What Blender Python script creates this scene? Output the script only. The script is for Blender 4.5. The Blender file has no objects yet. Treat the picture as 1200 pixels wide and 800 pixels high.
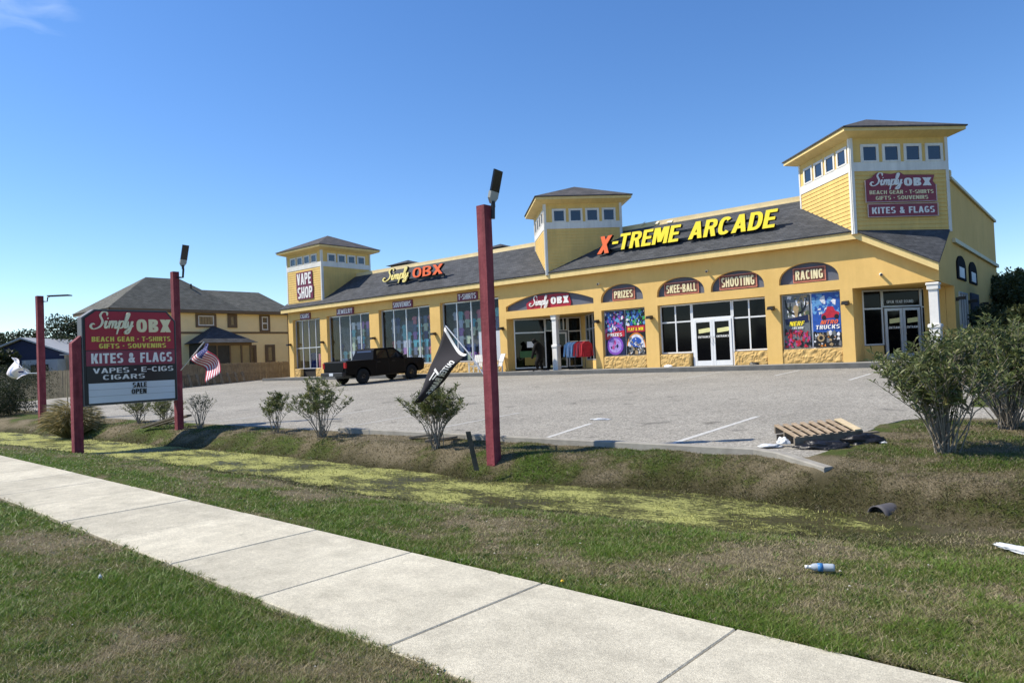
import bpy, bmesh, math, random
import numpy as np
from mathutils import Vector, Matrix, noise as mnoise
random.seed(7); rng = np.random.default_rng(7)
sc = bpy.context.scene
COL = sc.collection
R = math.radians
Q = 1/math.sqrt(2)

# ---------------------------------------------------------------- camera
H = 1.6
FPX = 835.0
roll = math.atan(0.042); pitch = math.atan(20*math.cos(roll)/FPX)
F0 = Vector((-0.6428, 0.7660, 0)).normalized()
R0 = Vector((F0.y, -F0.x, 0)); UP = Vector((0, 0, 1))
Fw = F0*math.cos(pitch)+UP*math.sin(pitch)
Uc = UP*math.cos(pitch)-F0*math.sin(pitch)
ir = R0*math.cos(roll)-Uc*math.sin(roll)
iu = R0*math.sin(roll)+Uc*math.cos(roll)
camd = bpy.data.cameras.new('camera'); cam = bpy.data.objects.new('camera', camd); COL.objects.link(cam)
camd.sensor_width = 36; camd.lens = FPX/1200*36; camd.clip_start = .05; camd.clip_end = 5000
m = Matrix.Identity(4)
for i in range(3):
    m[i][0] = ir[i]; m[i][1] = iu[i]; m[i][2] = -Fw[i]
m[2][3] = H
cam.matrix_world = m
sc.camera = cam
# ---------------------------------------------------------------- world and sun
SUN_EL = R(49.5)
sd = (-R0 + F0*0.07).normalized()           # horizontal direction towards the sun
SUN = Vector((sd.x*math.cos(SUN_EL), sd.y*math.cos(SUN_EL), math.sin(SUN_EL)))
w = bpy.data.worlds.new("World"); sc.world = w; w.use_nodes = True
nt = w.node_tree; nt.nodes.clear()
o_ = nt.nodes.new('ShaderNodeOutputWorld'); bg = nt.nodes.new('ShaderNodeBackground')
sky = nt.nodes.new('ShaderNodeTexSky'); sky.sky_type = 'NISHITA'; sky.sun_disc = False
sky.sun_elevation = SUN_EL; sky.sun_rotation = math.atan2(sd.x, sd.y)
sky.altitude = 0; sky.air_density = 1.0; sky.dust_density = 0.1; sky.ozone_density = 4.5
tc = nt.nodes.new('ShaderNodeTexCoord'); mp = nt.nodes.new('ShaderNodeMapping')
mp.inputs['Scale'].default_value = (3.2, 6.5, 11)
nz = nt.nodes.new('ShaderNodeTexNoise'); nz.inputs['Scale'].default_value = 2.1; nz.inputs['Detail'].default_value = 7; nz.inputs['Distortion'].default_value = .8
cr = nt.nodes.new('ShaderNodeValToRGB'); cr.color_ramp.elements[0].position = .5; cr.color_ramp.elements[1].position = .8
# a few wisps of cirrus high in the west
dotn = nt.nodes.new('ShaderNodeVectorMath'); dotn.operation = 'DOT_PRODUCT'
cd = (Fw + ir*((22-600)/FPX) + iu*(-(-6-400)/FPX)).normalized(); dotn.inputs[1].default_value = cd
mr = nt.nodes.new('ShaderNodeMapRange'); mr.inputs[1].default_value = .9978; mr.inputs[2].default_value = .9999; mr.interpolation_type = 'SMOOTHSTEP'
mu = nt.nodes.new('ShaderNodeMath'); mu.operation = 'MULTIPLY'
mu2 = nt.nodes.new('ShaderNodeMath'); mu2.operation = 'MULTIPLY'; mu2.inputs[1].default_value = .24
mx = nt.nodes.new('ShaderNodeMix'); mx.data_type = 'RGBA'; mx.inputs['B'].default_value = (7.5, 8.2, 9, 1)
L = nt.links.new
L(tc.outputs['Generated'], mp.inputs[0]); L(mp.outputs[0], nz.inputs['Vector']); L(nz.outputs[0], cr.inputs[0])
L(tc.outputs['Generated'], dotn.inputs[0]); L(dotn.outputs['Value'], mr.inputs[0])
L(cr.outputs[0], mu.inputs[0]); L(mr.outputs[0], mu.inputs[1]); L(mu.outputs[0], mu2.inputs[0])
hs = nt.nodes.new('ShaderNodeHueSaturation'); hs.inputs['Saturation'].default_value = 1.18; hs.inputs['Hue'].default_value = .506; L(sky.outputs[0], hs.inputs['Color']); L(hs.outputs[0], mx.inputs['A']); L(mu2.outputs[0], mx.inputs['Factor'])
L(mx.outputs['Result'], bg.inputs[0]); L(bg.outputs[0], o_.inputs[0])
bg.inputs[1].default_value = 0.145
sl = bpy.data.lights.new('sun', 'SUN'); sun = bpy.data.objects.new('sun', sl); COL.objects.link(sun)
sl.energy = 4.9; sl.angle = R(.5); sl.color = (1, .93, .80)
sun.rotation_euler = SUN.to_track_quat('Z', 'Y').to_euler(); sun.location = (0, 0, 60)
sc.view_settings.view_transform = 'Standard'; sc.view_settings.look = 'None'
sc.view_settings.exposure = 0.32; sc.view_settings.gamma = 1
sc.cycles.max_bounces = 6; sc.cycles.transparent_max_bounces = 12; sc.cycles.use_denoising = True

# ---------------------------------------------------------------- helpers
WL = {}
def tag(o, label=None, cat=None, group=None, kind=None):
    if label: o['label'] = label
    if cat: o['category'] = cat
    if group: o['group'] = group
    if kind: o['kind'] = kind
    return o
def thing(name, loc, label, cat, group=None):
    o = bpy.data.objects.new(name, None); COL.objects.link(o); o.location = loc; o.empty_display_size = .2
    WL[o] = Vector(loc); return tag(o, label, cat, group)
class MB:
    def __init__(s): s.v = []; s.f = []; s.m = []; s.T = None
    def add(s, vs, fs, m=0):
        b = len(s.v)
        if s.T is not None: vs = [s.T @ Vector(p) for p in vs]
        s.v += [tuple(p) for p in vs]; s.f += [tuple(b+i for i in f) for f in fs]; s.m += [m]*len(fs); return s
    def box(s, x0, x1, y0, y1, z0, z1, m=0):
        return s.add([(x0,y0,z0),(x1,y0,z0),(x1,y1,z0),(x0,y1,z0),(x0,y0,z1),(x1,y0,z1),(x1,y1,z1),(x0,y1,z1)],
                     [(0,3,2,1),(4,5,6,7),(0,1,5,4),(1,2,6,5),(2,3,7,6),(3,0,4,7)], m)
    def bbox(s, x0, x1, y0, y1, z0, z1, b, m=0):       # box with chamfered top/vertical edges
        P = lambda z, d: [(x0+d,y0,z),(x1-d,y0,z),(x1,y0+d,z),(x1,y1-d,z),(x1-d,y1,z),(x0+d,y1,z),(x0,y1-d,z),(x0,y0+d,z)]
        I = lambda z, d: [(x0+b,y0+b,z),(x1-b,y0+b,z),(x1-b,y0+b,z),(x1-b,y1-b,z),(x1-b,y1-b,z),(x0+b,y1-b,z),(x0+b,y1-b,z),(x0+b,y0+b,z)]
        vs = P(z0,b)+P(z1-b,b)+I(z1,b); fs = []
        for k in (0,8):
            for i in range(8): j=(i+1)%8; fs.append((k+i,k+j,k+8+j,k+8+i))
        fs.append(tuple(range(16,24))); fs.append(tuple(range(7,-1,-1)))
        return s.add(vs, fs, m)
    def fbox(s, O, r, u, n, w, h, d, m=0):              # box from corner O, width w along r, height h along u, depth d along n
        O=Vector(O); r=Vector(r)*w; u=Vector(u)*h; n=Vector(n)*d
        return s.add([O,O+r,O+r+n,O+n,O+u,O+r+u,O+r+n+u,O+n+u],[(0,3,2,1),(4,5,6,7),(0,1,5,4),(1,2,6,5),(2,3,7,6),(3,0,4,7)],m)
    def prism(s, poly, d, m=0):                         # planar polygon (3d points) extruded by vector d
        n=len(poly); d=Vector(d); a=[Vector(p) for p in poly]; b=[p+d for p in a]
        fs=[tuple(range(n)),tuple(range(2*n-1,n-1,-1))]
        for i in range(n): j=(i+1)%n; fs.append((i,n+i,n+j,j))
        return s.add(a+b,fs,m)
    def tube(s, pts, rad, n=6, m=0, cap=True):
        pts=[Vector(p) for p in pts]; vs=[]; fs=[]
        if not hasattr(rad,'__len__'): rad=[rad]*len(pts)
        ref=None
        for i,p in enumerate(pts):
            t=(pts[min(i+1,len(pts)-1)]-pts[max(i-1,0)])
            t=t.normalized() if t.length>1e-9 else Vector((0,0,1))
            if ref is None: ref = Vector((0,0,1)) if abs(t.z)<.9 else Vector((1,0,0))
            a=t.cross(ref).normalized(); b=t.cross(a).normalized(); ref=-b if False else ref
            for k in range(n):
                c=2*math.pi*k/n; vs.append(p+(a*math.cos(c)+b*math.sin(c))*rad[i])
        for i in range(len(pts)-1):
            for k in range(n): j=(k+1)%n; fs.append((i*n+k,i*n+j,(i+1)*n+j,(i+1)*n+k))
        if cap: fs.append(tuple(range(n-1,-1,-1))); fs.append(tuple((len(pts)-1)*n+k for k in range(n)))
        return s.add(vs,fs,m)
    def build(s, name, mats, parent=None, smooth=False, origin=None):
        if not isinstance(mats,(list,tuple)): mats=[mats]
        W = WL[parent] if parent is not None else Vector(origin if origin is not None else s.base())
        me=bpy.data.meshes.new(name); me.from_pydata([(p[0]-W.x,p[1]-W.y,p[2]-W.z) for p in s.v],[],s.f)
        for mt in mats: me.materials.append(mt)
        if len(mats)>1: me.polygons.foreach_set('material_index',s.m)
        bm=bmesh.new(); bm.from_mesh(me); bmesh.ops.recalc_face_normals(bm,faces=bm.faces); bm.to_mesh(me); bm.free()
        if smooth: me.polygons.foreach_set('use_smooth',[True]*len(me.polygons))
        o=bpy.data.objects.new(name,me); COL.objects.link(o)
        if name in ('script_lettering','print','lettering','raceway'): o['kind']='stuff'
        if parent is None: o.location=W; WL[o]=W
        else: o.parent=parent; WL[o]=W.copy()
        return o
    def base(s):
        a=np.array(s.v); return ((a[:,0].min()+a[:,0].max())/2,(a[:,1].min()+a[:,1].max())/2,a[:,2].min())
def split_build(mb,name,mt,parent):
    # one object per closed block of the builder (blocks never share vertices)
    n=len(mb.v); grp=list(range(n))
    def fd(a):
        while grp[a]!=a: grp[a]=grp[grp[a]]; a=grp[a]
        return a
    for f in mb.f:
        for v in f[1:]: grp[fd(v)]=fd(f[0])
    sets={}
    for f,m_ in zip(mb.f,mb.m): sets.setdefault(fd(f[0]),[]).append((f,m_))
    for fs in sets.values():
        ids=sorted({v for f,_ in fs for v in f}); mp={v:i for i,v in enumerate(ids)}; q=MB(); q.v=[mb.v[v] for v in ids]; q.f=[tuple(mp[v] for v in f) for f,_ in fs]; q.m=[m_ for _,m_ in fs]; q.build(name,mt,parent)
def copy_tree(o, parent=None, off=None):
    c=o.copy(); COL.objects.link(c); c.parent=parent
    if parent is None and off is not None: c.location=Vector(o.location)+Vector(off)
    for ch in list(o.children): copy_tree(ch,c)
    return c

# ---------------------------------------------------------------- materials
def M(name, col, rough=.75, var=.12, vs=2.0, bump=0, bs=60, metal=0, spec=.4, col2=None, coord='Position', trans=0):
    mt=bpy.data.materials.new(name); mt.use_nodes=True; nt=mt.node_tree; N=nt.nodes; L=nt.links.new
    b=N['Principled BSDF']; b.inputs['Roughness'].default_value=rough; b.inputs['Metallic'].default_value=metal
    b.inputs['Specular IOR Level'].default_value=spec
    g=N.new('ShaderNodeNewGeometry')
    if var>0:
        n=N.new('ShaderNodeTexNoise'); n.inputs['Scale'].default_value=vs; n.inputs['Detail'].default_value=6; n.inputs['Roughness'].default_value=.65
        L(g.outputs['Position'],n.inputs['Vector'])
        mr=N.new('ShaderNodeMapRange'); mr.inputs[1].default_value=.3; mr.inputs[2].default_value=.7
        L(n.outputs[0],mr.inputs[0])
        mx=N.new('ShaderNodeMix'); mx.data_type='RGBA'
        c2 = col2 if col2 else tuple(min(1,c*(1+var)) for c in col)
        mx.inputs['A'].default_value=(*[c*(1-var) for c in col],1) if not col2 else (*col,1)
        mx.inputs['B'].default_value=(*c2,1); L(mr.outputs[0],mx.inputs['Factor']); L(mx.outputs['Result'],b.inputs['Base Color'])
    else: b.inputs['Base Color'].default_value=(*col,1)
    if bump:
        n2=N.new('ShaderNodeTexNoise'); n2.inputs['Scale'].default_value=bs; n2.inputs['Detail'].default_value=4
        L(g.outputs['Position'],n2.inputs['Vector'])
        bp=N.new('ShaderNodeBump'); bp.inputs['Strength'].default_value=bump; bp.inputs['Distance'].default_value=.02
        L(n2.outputs[0],bp.inputs['Height']); L(bp.outputs[0],b.inputs['Normal'])
    return mt
mats={}
def speckled(name,c1,c2):
    mt=M(name,c1,.92,.1,.9,.35,160,col2=c2); nt=mt.node_tree; N=nt.nodes; L=nt.links.new; b=N['Principled BSDF']
    src=b.inputs['Base Color'].links[0].from_socket; g=N.new('ShaderNodeNewGeometry')
    for sc_,lo,hi,a0,a1 in ((120,.6,1.35,.3,.7),(34,.82,1.12,.3,.7),(5,.86,1.08,.35,.65),(.45,.88,1.08,.35,.65),(1.9,.74,1.0,.27,.36)):
        n=N.new('ShaderNodeTexNoise'); n.inputs['Scale'].default_value=sc_; n.inputs['Detail'].default_value=4; n.inputs['Roughness'].default_value=.7; L(g.outputs['Position'],n.inputs['Vector'])
        mr=N.new('ShaderNodeMapRange'); mr.inputs[1].default_value=a0; mr.inputs[2].default_value=a1; mr.inputs[3].default_value=lo; mr.inputs[4].default_value=hi; L(n.outputs[0],mr.inputs[0])
        mm=N.new('ShaderNodeMix'); mm.data_type='RGBA'; mm.blend_type='MULTIPLY'; mm.inputs['Factor'].default_value=1; L(src,mm.inputs['A']); L(mr.outputs[0],mm.inputs['B']); src=mm.outputs['Result']
    oi=N.new('ShaderNodeObjectInfo'); mr=N.new('ShaderNodeMapRange'); mr.inputs[3].default_value=.90; mr.inputs[4].default_value=1.04; L(oi.outputs['Random'],mr.inputs[0]); mm=N.new('ShaderNodeMix'); mm.data_type='RGBA'; mm.blend_type='MULTIPLY'; mm.inputs['Factor'].default_value=1; L(src,mm.inputs['A']); L(mr.outputs[0],mm.inputs['B']); src=mm.outputs['Result']
    L(src,b.inputs['Base Color']); return mt
YEL=(.70,.45,.14)
STUCCO=M('stucco_yellow',YEL,.9,.07,.6,.35,45,col2=(.78,.51,.175))
def weather(mt,lo=.90,hi=1.04):
    nt=mt.node_tree; N=nt.nodes; L=nt.links.new; b=N['Principled BSDF']; src=b.inputs['Base Color'].links[0].from_socket; g=N.new('ShaderNodeNewGeometry')
    for scl,l_,h_ in (((5,5,.5),lo,hi),((.8,.8,.8),.95,1.03)):
        mp=N.new('ShaderNodeMapping'); mp.inputs['Scale'].default_value=scl; n=N.new('ShaderNodeTexNoise'); n.inputs['Scale'].default_value=1; n.inputs['Detail'].default_value=6; n.inputs['Roughness'].default_value=.7; L(g.outputs['Position'],mp.inputs[0]); L(mp.outputs[0],n.inputs['Vector'])
        mr=N.new('ShaderNodeMapRange'); mr.inputs[1].default_value=.3; mr.inputs[2].default_value=.65; mr.inputs[3].default_value=l_; mr.inputs[4].default_value=h_; L(n.outputs[0],mr.inputs[0])
        mm=N.new('ShaderNodeMix'); mm.data_type='RGBA'; mm.blend_type='MULTIPLY'; mm.inputs['Factor'].default_value=1; L(src,mm.inputs['A']); L(mr.outputs[0],mm.inputs['B']); src=mm.outputs['Result']
    L(src,b.inputs['Base Color'])
weather(STUCCO,.955,1.02)
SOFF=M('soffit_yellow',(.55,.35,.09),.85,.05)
FASC=M('fascia_cream_yellow',(.78,.58,.24),.6,.05)
CREAM=M('parapet_cream',(.74,.60,.34),.7,.1,1.5)
SIDE=M('lap_siding_yellow',(.74,.50,.16),.75,.06,1.2,.1,30)
weather(SIDE,.88,1.05)
SIDEP=M('lap_siding_pale',(.74,.56,.28),.75,.06,1.2,.1,30)
WHT=M('white_trim',(.74,.72,.66),.6,.06); weather(WHT,.86,1.04); weather(FASC,.9,1.04)
WHTC=M('white_column_paint',(.75,.73,.68),.6,.08,3,.1)
SLATE=M('arch_panel_slate',(.11,.125,.165),.85,.1)
ALU=M('aluminium_frame',(.60,.60,.60),.35,.05,2,metal=.4)
WFR=M('white_frame',(.74,.74,.73),.4,.05)
BLACK=M('black_plastic',(.012,.012,.013),.4,.1)
DKMET=M('dark_bronze_metal',(.03,.025,.02),.45,.1)
REDPOST=M('red_stained_wood',(.17,.024,.034),.8,.25,5,.4,25,col2=(.27,.055,.065))
weather(REDPOST,.55,1.25)
GREYW=M('weathered_wood',(.13,.11,.085),.9,.3,6,.4,30,col2=(.24,.2,.15))
FENCEW=M('fence_wood',(.15,.12,.08),.9,.3,3,.3,25,col2=(.26,.21,.14))
PALLW=M('pallet_wood',(.26,.185,.115),.85,.3,9,.3,40,col2=(.44,.34,.23))
PALLN=M('pallet_wood_new',(.56,.45,.28),.8,.15,9,.3,40)
CONC=speckled('sidewalk_concrete',(.52,.475,.365),(.62,.57,.445))
KERBC=M('kerb_concrete',(.30,.28,.24),.9,.2,4,.3,60)
KERBD=M('kerb_grey',(.115,.115,.11),.85,.2,3,.2,60)
WALKC=M('walkway_concrete',(.33,.32,.29),.9,.1,2,.2,80)
REDP=M('sign_red',(.34,.012,.03),.45,.06)
MAROON=M('sign_maroon',(.16,.02,.05),.45,.06)
MAROON2=M('sign_maroon_light',(.24,.035,.06),.45,.06)
SWHITE=M('letter_white',(.80,.78,.74),.5,.03)
SCREAM=M('letter_cream',(.80,.70,.42),.5,.04)
SYEL=M('letter_yellow',(.90,.72,.03),.4,.02)
SGOLD=M('letter_gold',(.85,.72,.25),.45,.05)
SORG=M('letter_orange',(.80,.14,.03),.4,.04)
SGOLD2=M('letter_yellow_green',(.72,.60,.10),.45,.06)
LETBRD=M('letter_board_white',(.62,.66,.70),.35,.03)
CARP=M('truck_paint_black',(.004,.004,.005),.35,0,spec=.12)
TYRE=M('tyre_rubber',(.012,.012,.012),.85,.1)
RIM=M('dark_rim',(.05,.05,.052),.35,0,metal=.7)
TGLASS=M('truck_glass',(.012,.014,.016),.05,0,spec=.6)
REDL=M('tail_light_red',(.35,.01,.015),.25,0)
BLKG=M('arcade_black_glass',(.003,.003,.004),.08,0,spec=.18)
FURD=M('statue_dark',(.003,.0025,.002),.7,.3,8,.8,40,col2=(.012,.010,.008),spec=.15)
BARK=M('bark_grey_brown',(.10,.075,.05),.95,.3,12,.5,50,col2=(.2,.16,.11))
STEM=M('oleander_stem',(.17,.145,.11),.9,.25,10,col2=(.30,.26,.21))
PIPE=M('culvert_pipe_grey',(.085,.08,.085),.8,.2,8)
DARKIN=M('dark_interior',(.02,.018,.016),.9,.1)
HOUSEW=M('house_siding_tan',(.90,.72,.38),.8,.05,1,.1,20)
HOUSET=M('house_trim_brown',(.16,.11,.065),.8,.1)
HSCRN=M('screened_porch_dark',(.05,.048,.042),.8,.2)
NAVY=M('navy_siding',(.015,.02,.05),.8,.1)
GRYRF=M('pale_metal_roof',(.38,.38,.37),.6,.1)
STONE=M('split_face_stone_yellow',(.48,.30,.10),.9,.18,9,.8,30,col2=(.70,.48,.19))

def shingle(name,c1,c2,rowdir=(0,1,0),scale=1.0):
    mt=bpy.data.materials.new(name); mt.use_nodes=True; nt=mt.node_tree; N=nt.nodes; L=nt.links.new
    b=N['Principled BSDF']; b.inputs['Roughness'].default_value=.9; b.inputs['Specular IOR Level'].default_value=.25
    g=N.new('ShaderNodeNewGeometry'); sp=N.new('ShaderNodeSeparateXYZ'); L(g.outputs['Position'],sp.inputs[0])
    cb=N.new('ShaderNodeCombineXYZ'); ad=N.new('ShaderNodeMath'); ad.operation='ADD'
    L(sp.outputs[0],ad.inputs[0]); L(sp.outputs[1],ad.inputs[1])
    m2=N.new('ShaderNodeMath'); m2.operation='MULTIPLY'; m2.inputs[1].default_value=1.9; L(sp.outputs[2],m2.inputs[0])
    L(ad.outputs[0],cb.inputs[0]); L(m2.outputs[0],cb.inputs[1])
    br=N.new('ShaderNodeTexBrick'); br.inputs['Scale'].default_value=scale; br.inputs['Brick Width'].default_value=.32; br.inputs['Row Height'].default_value=.145
    br.inputs['Mortar Size'].default_value=.008; br.inputs['Bias'].default_value=0; br.inputs['Mortar Smooth'].default_value=.3
    br.inputs['Color1'].default_value=(*c1,1); br.inputs['Color2'].default_value=(*c2,1); br.inputs['Mortar'].default_value=(*[c*.55 for c in c1],1)
    L(cb.outputs[0],br.inputs['Vector'])
    n=N.new('ShaderNodeTexNoise'); n.inputs['Scale'].default_value=1.3; n.inputs['Detail'].default_value=8; n.inputs['Roughness'].default_value=.75; L(g.outputs['Position'],n.inputs['Vector'])
    mr=N.new('ShaderNodeMapRange'); mr.inputs[1].default_value=.3; mr.inputs[2].default_value=.7; mr.inputs[3].default_value=.72; mr.inputs[4].default_value=1.3; L(n.outputs[0],mr.inputs[0])
    mm=N.new('ShaderNodeMix'); mm.data_type='RGBA'; mm.blend_type='MULTIPLY'; mm.inputs['Factor'].default_value=1
    L(br.outputs[0],mm.inputs['A']); L(mr.outputs[0],mm.inputs['B']); L(mm.outputs['Result'],b.inputs['Base Color'])
    bp=N.new('ShaderNodeBump'); bp.inputs['Strength'].default_value=.5; bp.inputs['Distance'].default_value=.015; L(br.outputs['Fac'],bp.inputs['Height']); bp.invert=True
    L(bp.outputs[0],b.inputs['Normal']); return mt
SHG=shingle('shingles_charcoal',(.050,.053,.058),(.082,.085,.092))
SHGH=shingle('shingles_grey_brown',(.095,.095,.08),(.145,.14,.12))
SHGT=shingle('shingles_tower',(.07,.068,.068),(.11,.10,.098))

def asphalt():
    mt=bpy.data.materials.new('aged_asphalt'); mt.use_nodes=True; nt=mt.node_tree; N=nt.nodes; L=nt.links.new
    b=N['Principled BSDF']; b.inputs['Roughness'].default_value=.9; b.inputs['Specular IOR Level'].default_value=.3
    g=N.new('ShaderNodeNewGeometry')
    def nz(s,d=4,r=.6):
        n=N.new('ShaderNodeTexNoise'); n.inputs['Scale'].default_value=s; n.inputs['Detail'].default_value=d; n.inputs['Roughness'].default_value=r; L(g.outputs['Position'],n.inputs['Vector']); return n
    a=nz(55,3,.8); c=nz(.35,5); e=nz(9,4,.7)
    v=N.new('ShaderNodeTexVoronoi'); v.inputs['Scale'].default_value=38; L(g.outputs['Position'],v.inputs['Vector'])
    r=N.new('ShaderNodeValToRGB'); r.color_ramp.elements[0].color=(.12,.112,.095,1); r.color_ramp.elements[1].color=(.50,.465,.395,1)
    r.color_ramp.elements[0].position=.25; r.color_ramp.elements[1].position=.75
    L(a.outputs[0],r.inputs[0])
    def mul(x,y,lo,hi,a0=.3,a1=.7):
        mr=N.new('ShaderNodeMapRange'); mr.inputs[1].default_value=a0; mr.inputs[2].default_value=a1; mr.inputs[3].default_value=lo; mr.inputs[4].default_value=hi; L(y,mr.inputs[0])
        mm=N.new('ShaderNodeMix'); mm.data_type='RGBA'; mm.blend_type='MULTIPLY'; mm.inputs['Factor'].default_value=1; L(x,mm.inputs['A']); L(mr.outputs[0],mm.inputs['B']); return mm.outputs['Result']
    x=mul(r.outputs[0],c.outputs[0],.80,1.08); x=mul(x,e.outputs[0],.84,1.14); st_=nz(1.7,2,.4); x=mul(x,st_.outputs[0],.62,1.0,.26,.34)
    vc=N.new('ShaderNodeSeparateColor'); L(v.outputs['Color'],vc.inputs[0]); x=mul(x,vc.outputs[0],.62,1.38,0,1)
    L(x,b.inputs['Base Color'])
    bp=N.new('ShaderNodeBump'); bp.inputs['Strength'].default_value=.4; bp.inputs['Distance'].default_value=.01; L(a.outputs[0],bp.inputs['Height']); L(bp.outputs[0],b.inputs['Normal'])
    return mt
ASPH=asphalt()

def glass(name,tint,refl,gl=(.75,.85,1)):
    mt=bpy.data.materials.new(name); mt.use_nodes=True; nt=mt.node_tree; N=nt.nodes; L=nt.links.new; N.clear()
    o=N.new('ShaderNodeOutputMaterial'); t=N.new('ShaderNodeBsdfTransparent'); t.inputs[0].default_value=(*tint,1)
    g=N.new('ShaderNodeBsdfGlossy'); g.inputs['Roughness'].default_value=.02; g.inputs[0].default_value=(*gl,1)
    f=N.new('ShaderNodeFresnel'); f.inputs[0].default_value=1.5
    a=N.new('ShaderNodeMath'); a.operation='ADD'; a.inputs[1].default_value=refl; a.use_clamp=True
    ge=N.new('ShaderNodeNewGeometry'); n=N.new('ShaderNodeTexNoise'); n.inputs['Scale'].default_value=1.2; L(ge.outputs['Position'],n.inputs['Vector'])
    bp=N.new('ShaderNodeBump'); bp.inputs['Strength'].default_value=.03; bp.inputs['Distance'].default_value=.1; L(n.outputs[0],bp.inputs['Height']); L(bp.outputs[0],g.inputs['Normal'])
    mx=N.new('ShaderNodeMixShader'); L(f.outputs[0],a.inputs[0]); bk=N.new('ShaderNodeMath'); bk.operation='SUBTRACT'; bk.inputs[0].default_value=1; L(ge.outputs['Backfacing'],bk.inputs[1]); b2=N.new('ShaderNodeMath'); b2.operation='MULTIPLY'; L(a.outputs[0],b2.inputs[0]); L(bk.outputs[0],b2.inputs[1]); L(b2.outputs[0],mx.inputs[0]); L(t.outputs[0],mx.inputs[1]); L(g.outputs[0],mx.inputs[2]); L(mx.outputs[0],o.inputs[0]); return mt
GLASS=glass('shop_window_glass',(.90,.92,.95),-.02,(.82,.88,.95))
DGLASS=glass('dim_window_glass',(.30,.32,.34),.0,(.6,.65,.7))
TWGL=M('tower_window_glass',(.012,.02,.04),.06,0,spec=.9)

def foliage(name,c1,c2,c3,tr=.25):
    mt=bpy.data.materials.new(name); mt.use_nodes=True; nt=mt.node_tree; N=nt.nodes; L=nt.links.new; N.clear()
    o=N.new('ShaderNodeOutputMaterial'); b=N.new('ShaderNodeBsdfPrincipled'); b.inputs['Roughness'].default_value=.55; b.inputs['Specular IOR Level'].default_value=.35
    at=N.new('ShaderNodeAttribute'); at.attribute_name='tone'
    r=N.new('ShaderNodeValToRGB'); r.color_ramp.elements[0].color=(*c1,1); r.color_ramp.elements[1].color=(*c3,1); e=r.color_ramp.elements.new(.5); e.color=(*c2,1)
    L(at.outputs['Fac'],r.inputs[0]); L(r.outputs[0],b.inputs['Base Color'])
    t=N.new('ShaderNodeBsdfTranslucent'); L(r.outputs[0],t.inputs[0]); mx=N.new('ShaderNodeMixShader'); mx.inputs[0].default_value=tr
    L(b.outputs[0],mx.inputs[1]); L(t.outputs[0],mx.inputs[2]); L(mx.outputs[0],o.inputs[0]); return mt
OLE=foliage('oleander_leaves',(.05,.065,.02),(.125,.155,.05),(.36,.34,.15),.3)
PINE=foliage('dark_evergreen_leaves',(.015,.022,.008),(.03,.042,.014),(.06,.07,.03))
HEDGE=foliage('coastal_shrub_leaves',(.035,.045,.015),(.06,.075,.025),(.12,.12,.05))
DRYG=foliage('dry_clump_grass',(.14,.13,.05),(.30,.25,.11),(.50,.41,.22))
GRASS=foliage('grass_blade',(.42,.35,.21),(.19,.195,.05),(.12,.215,.02),.3)
WETG=foliage('wet_bank_grass',(.05,.05,.016),(.085,.09,.025),(.15,.155,.045),.25)
PURPLE=M('poster_purple',(.10,.03,.22),.5,.5,6); 

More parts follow.
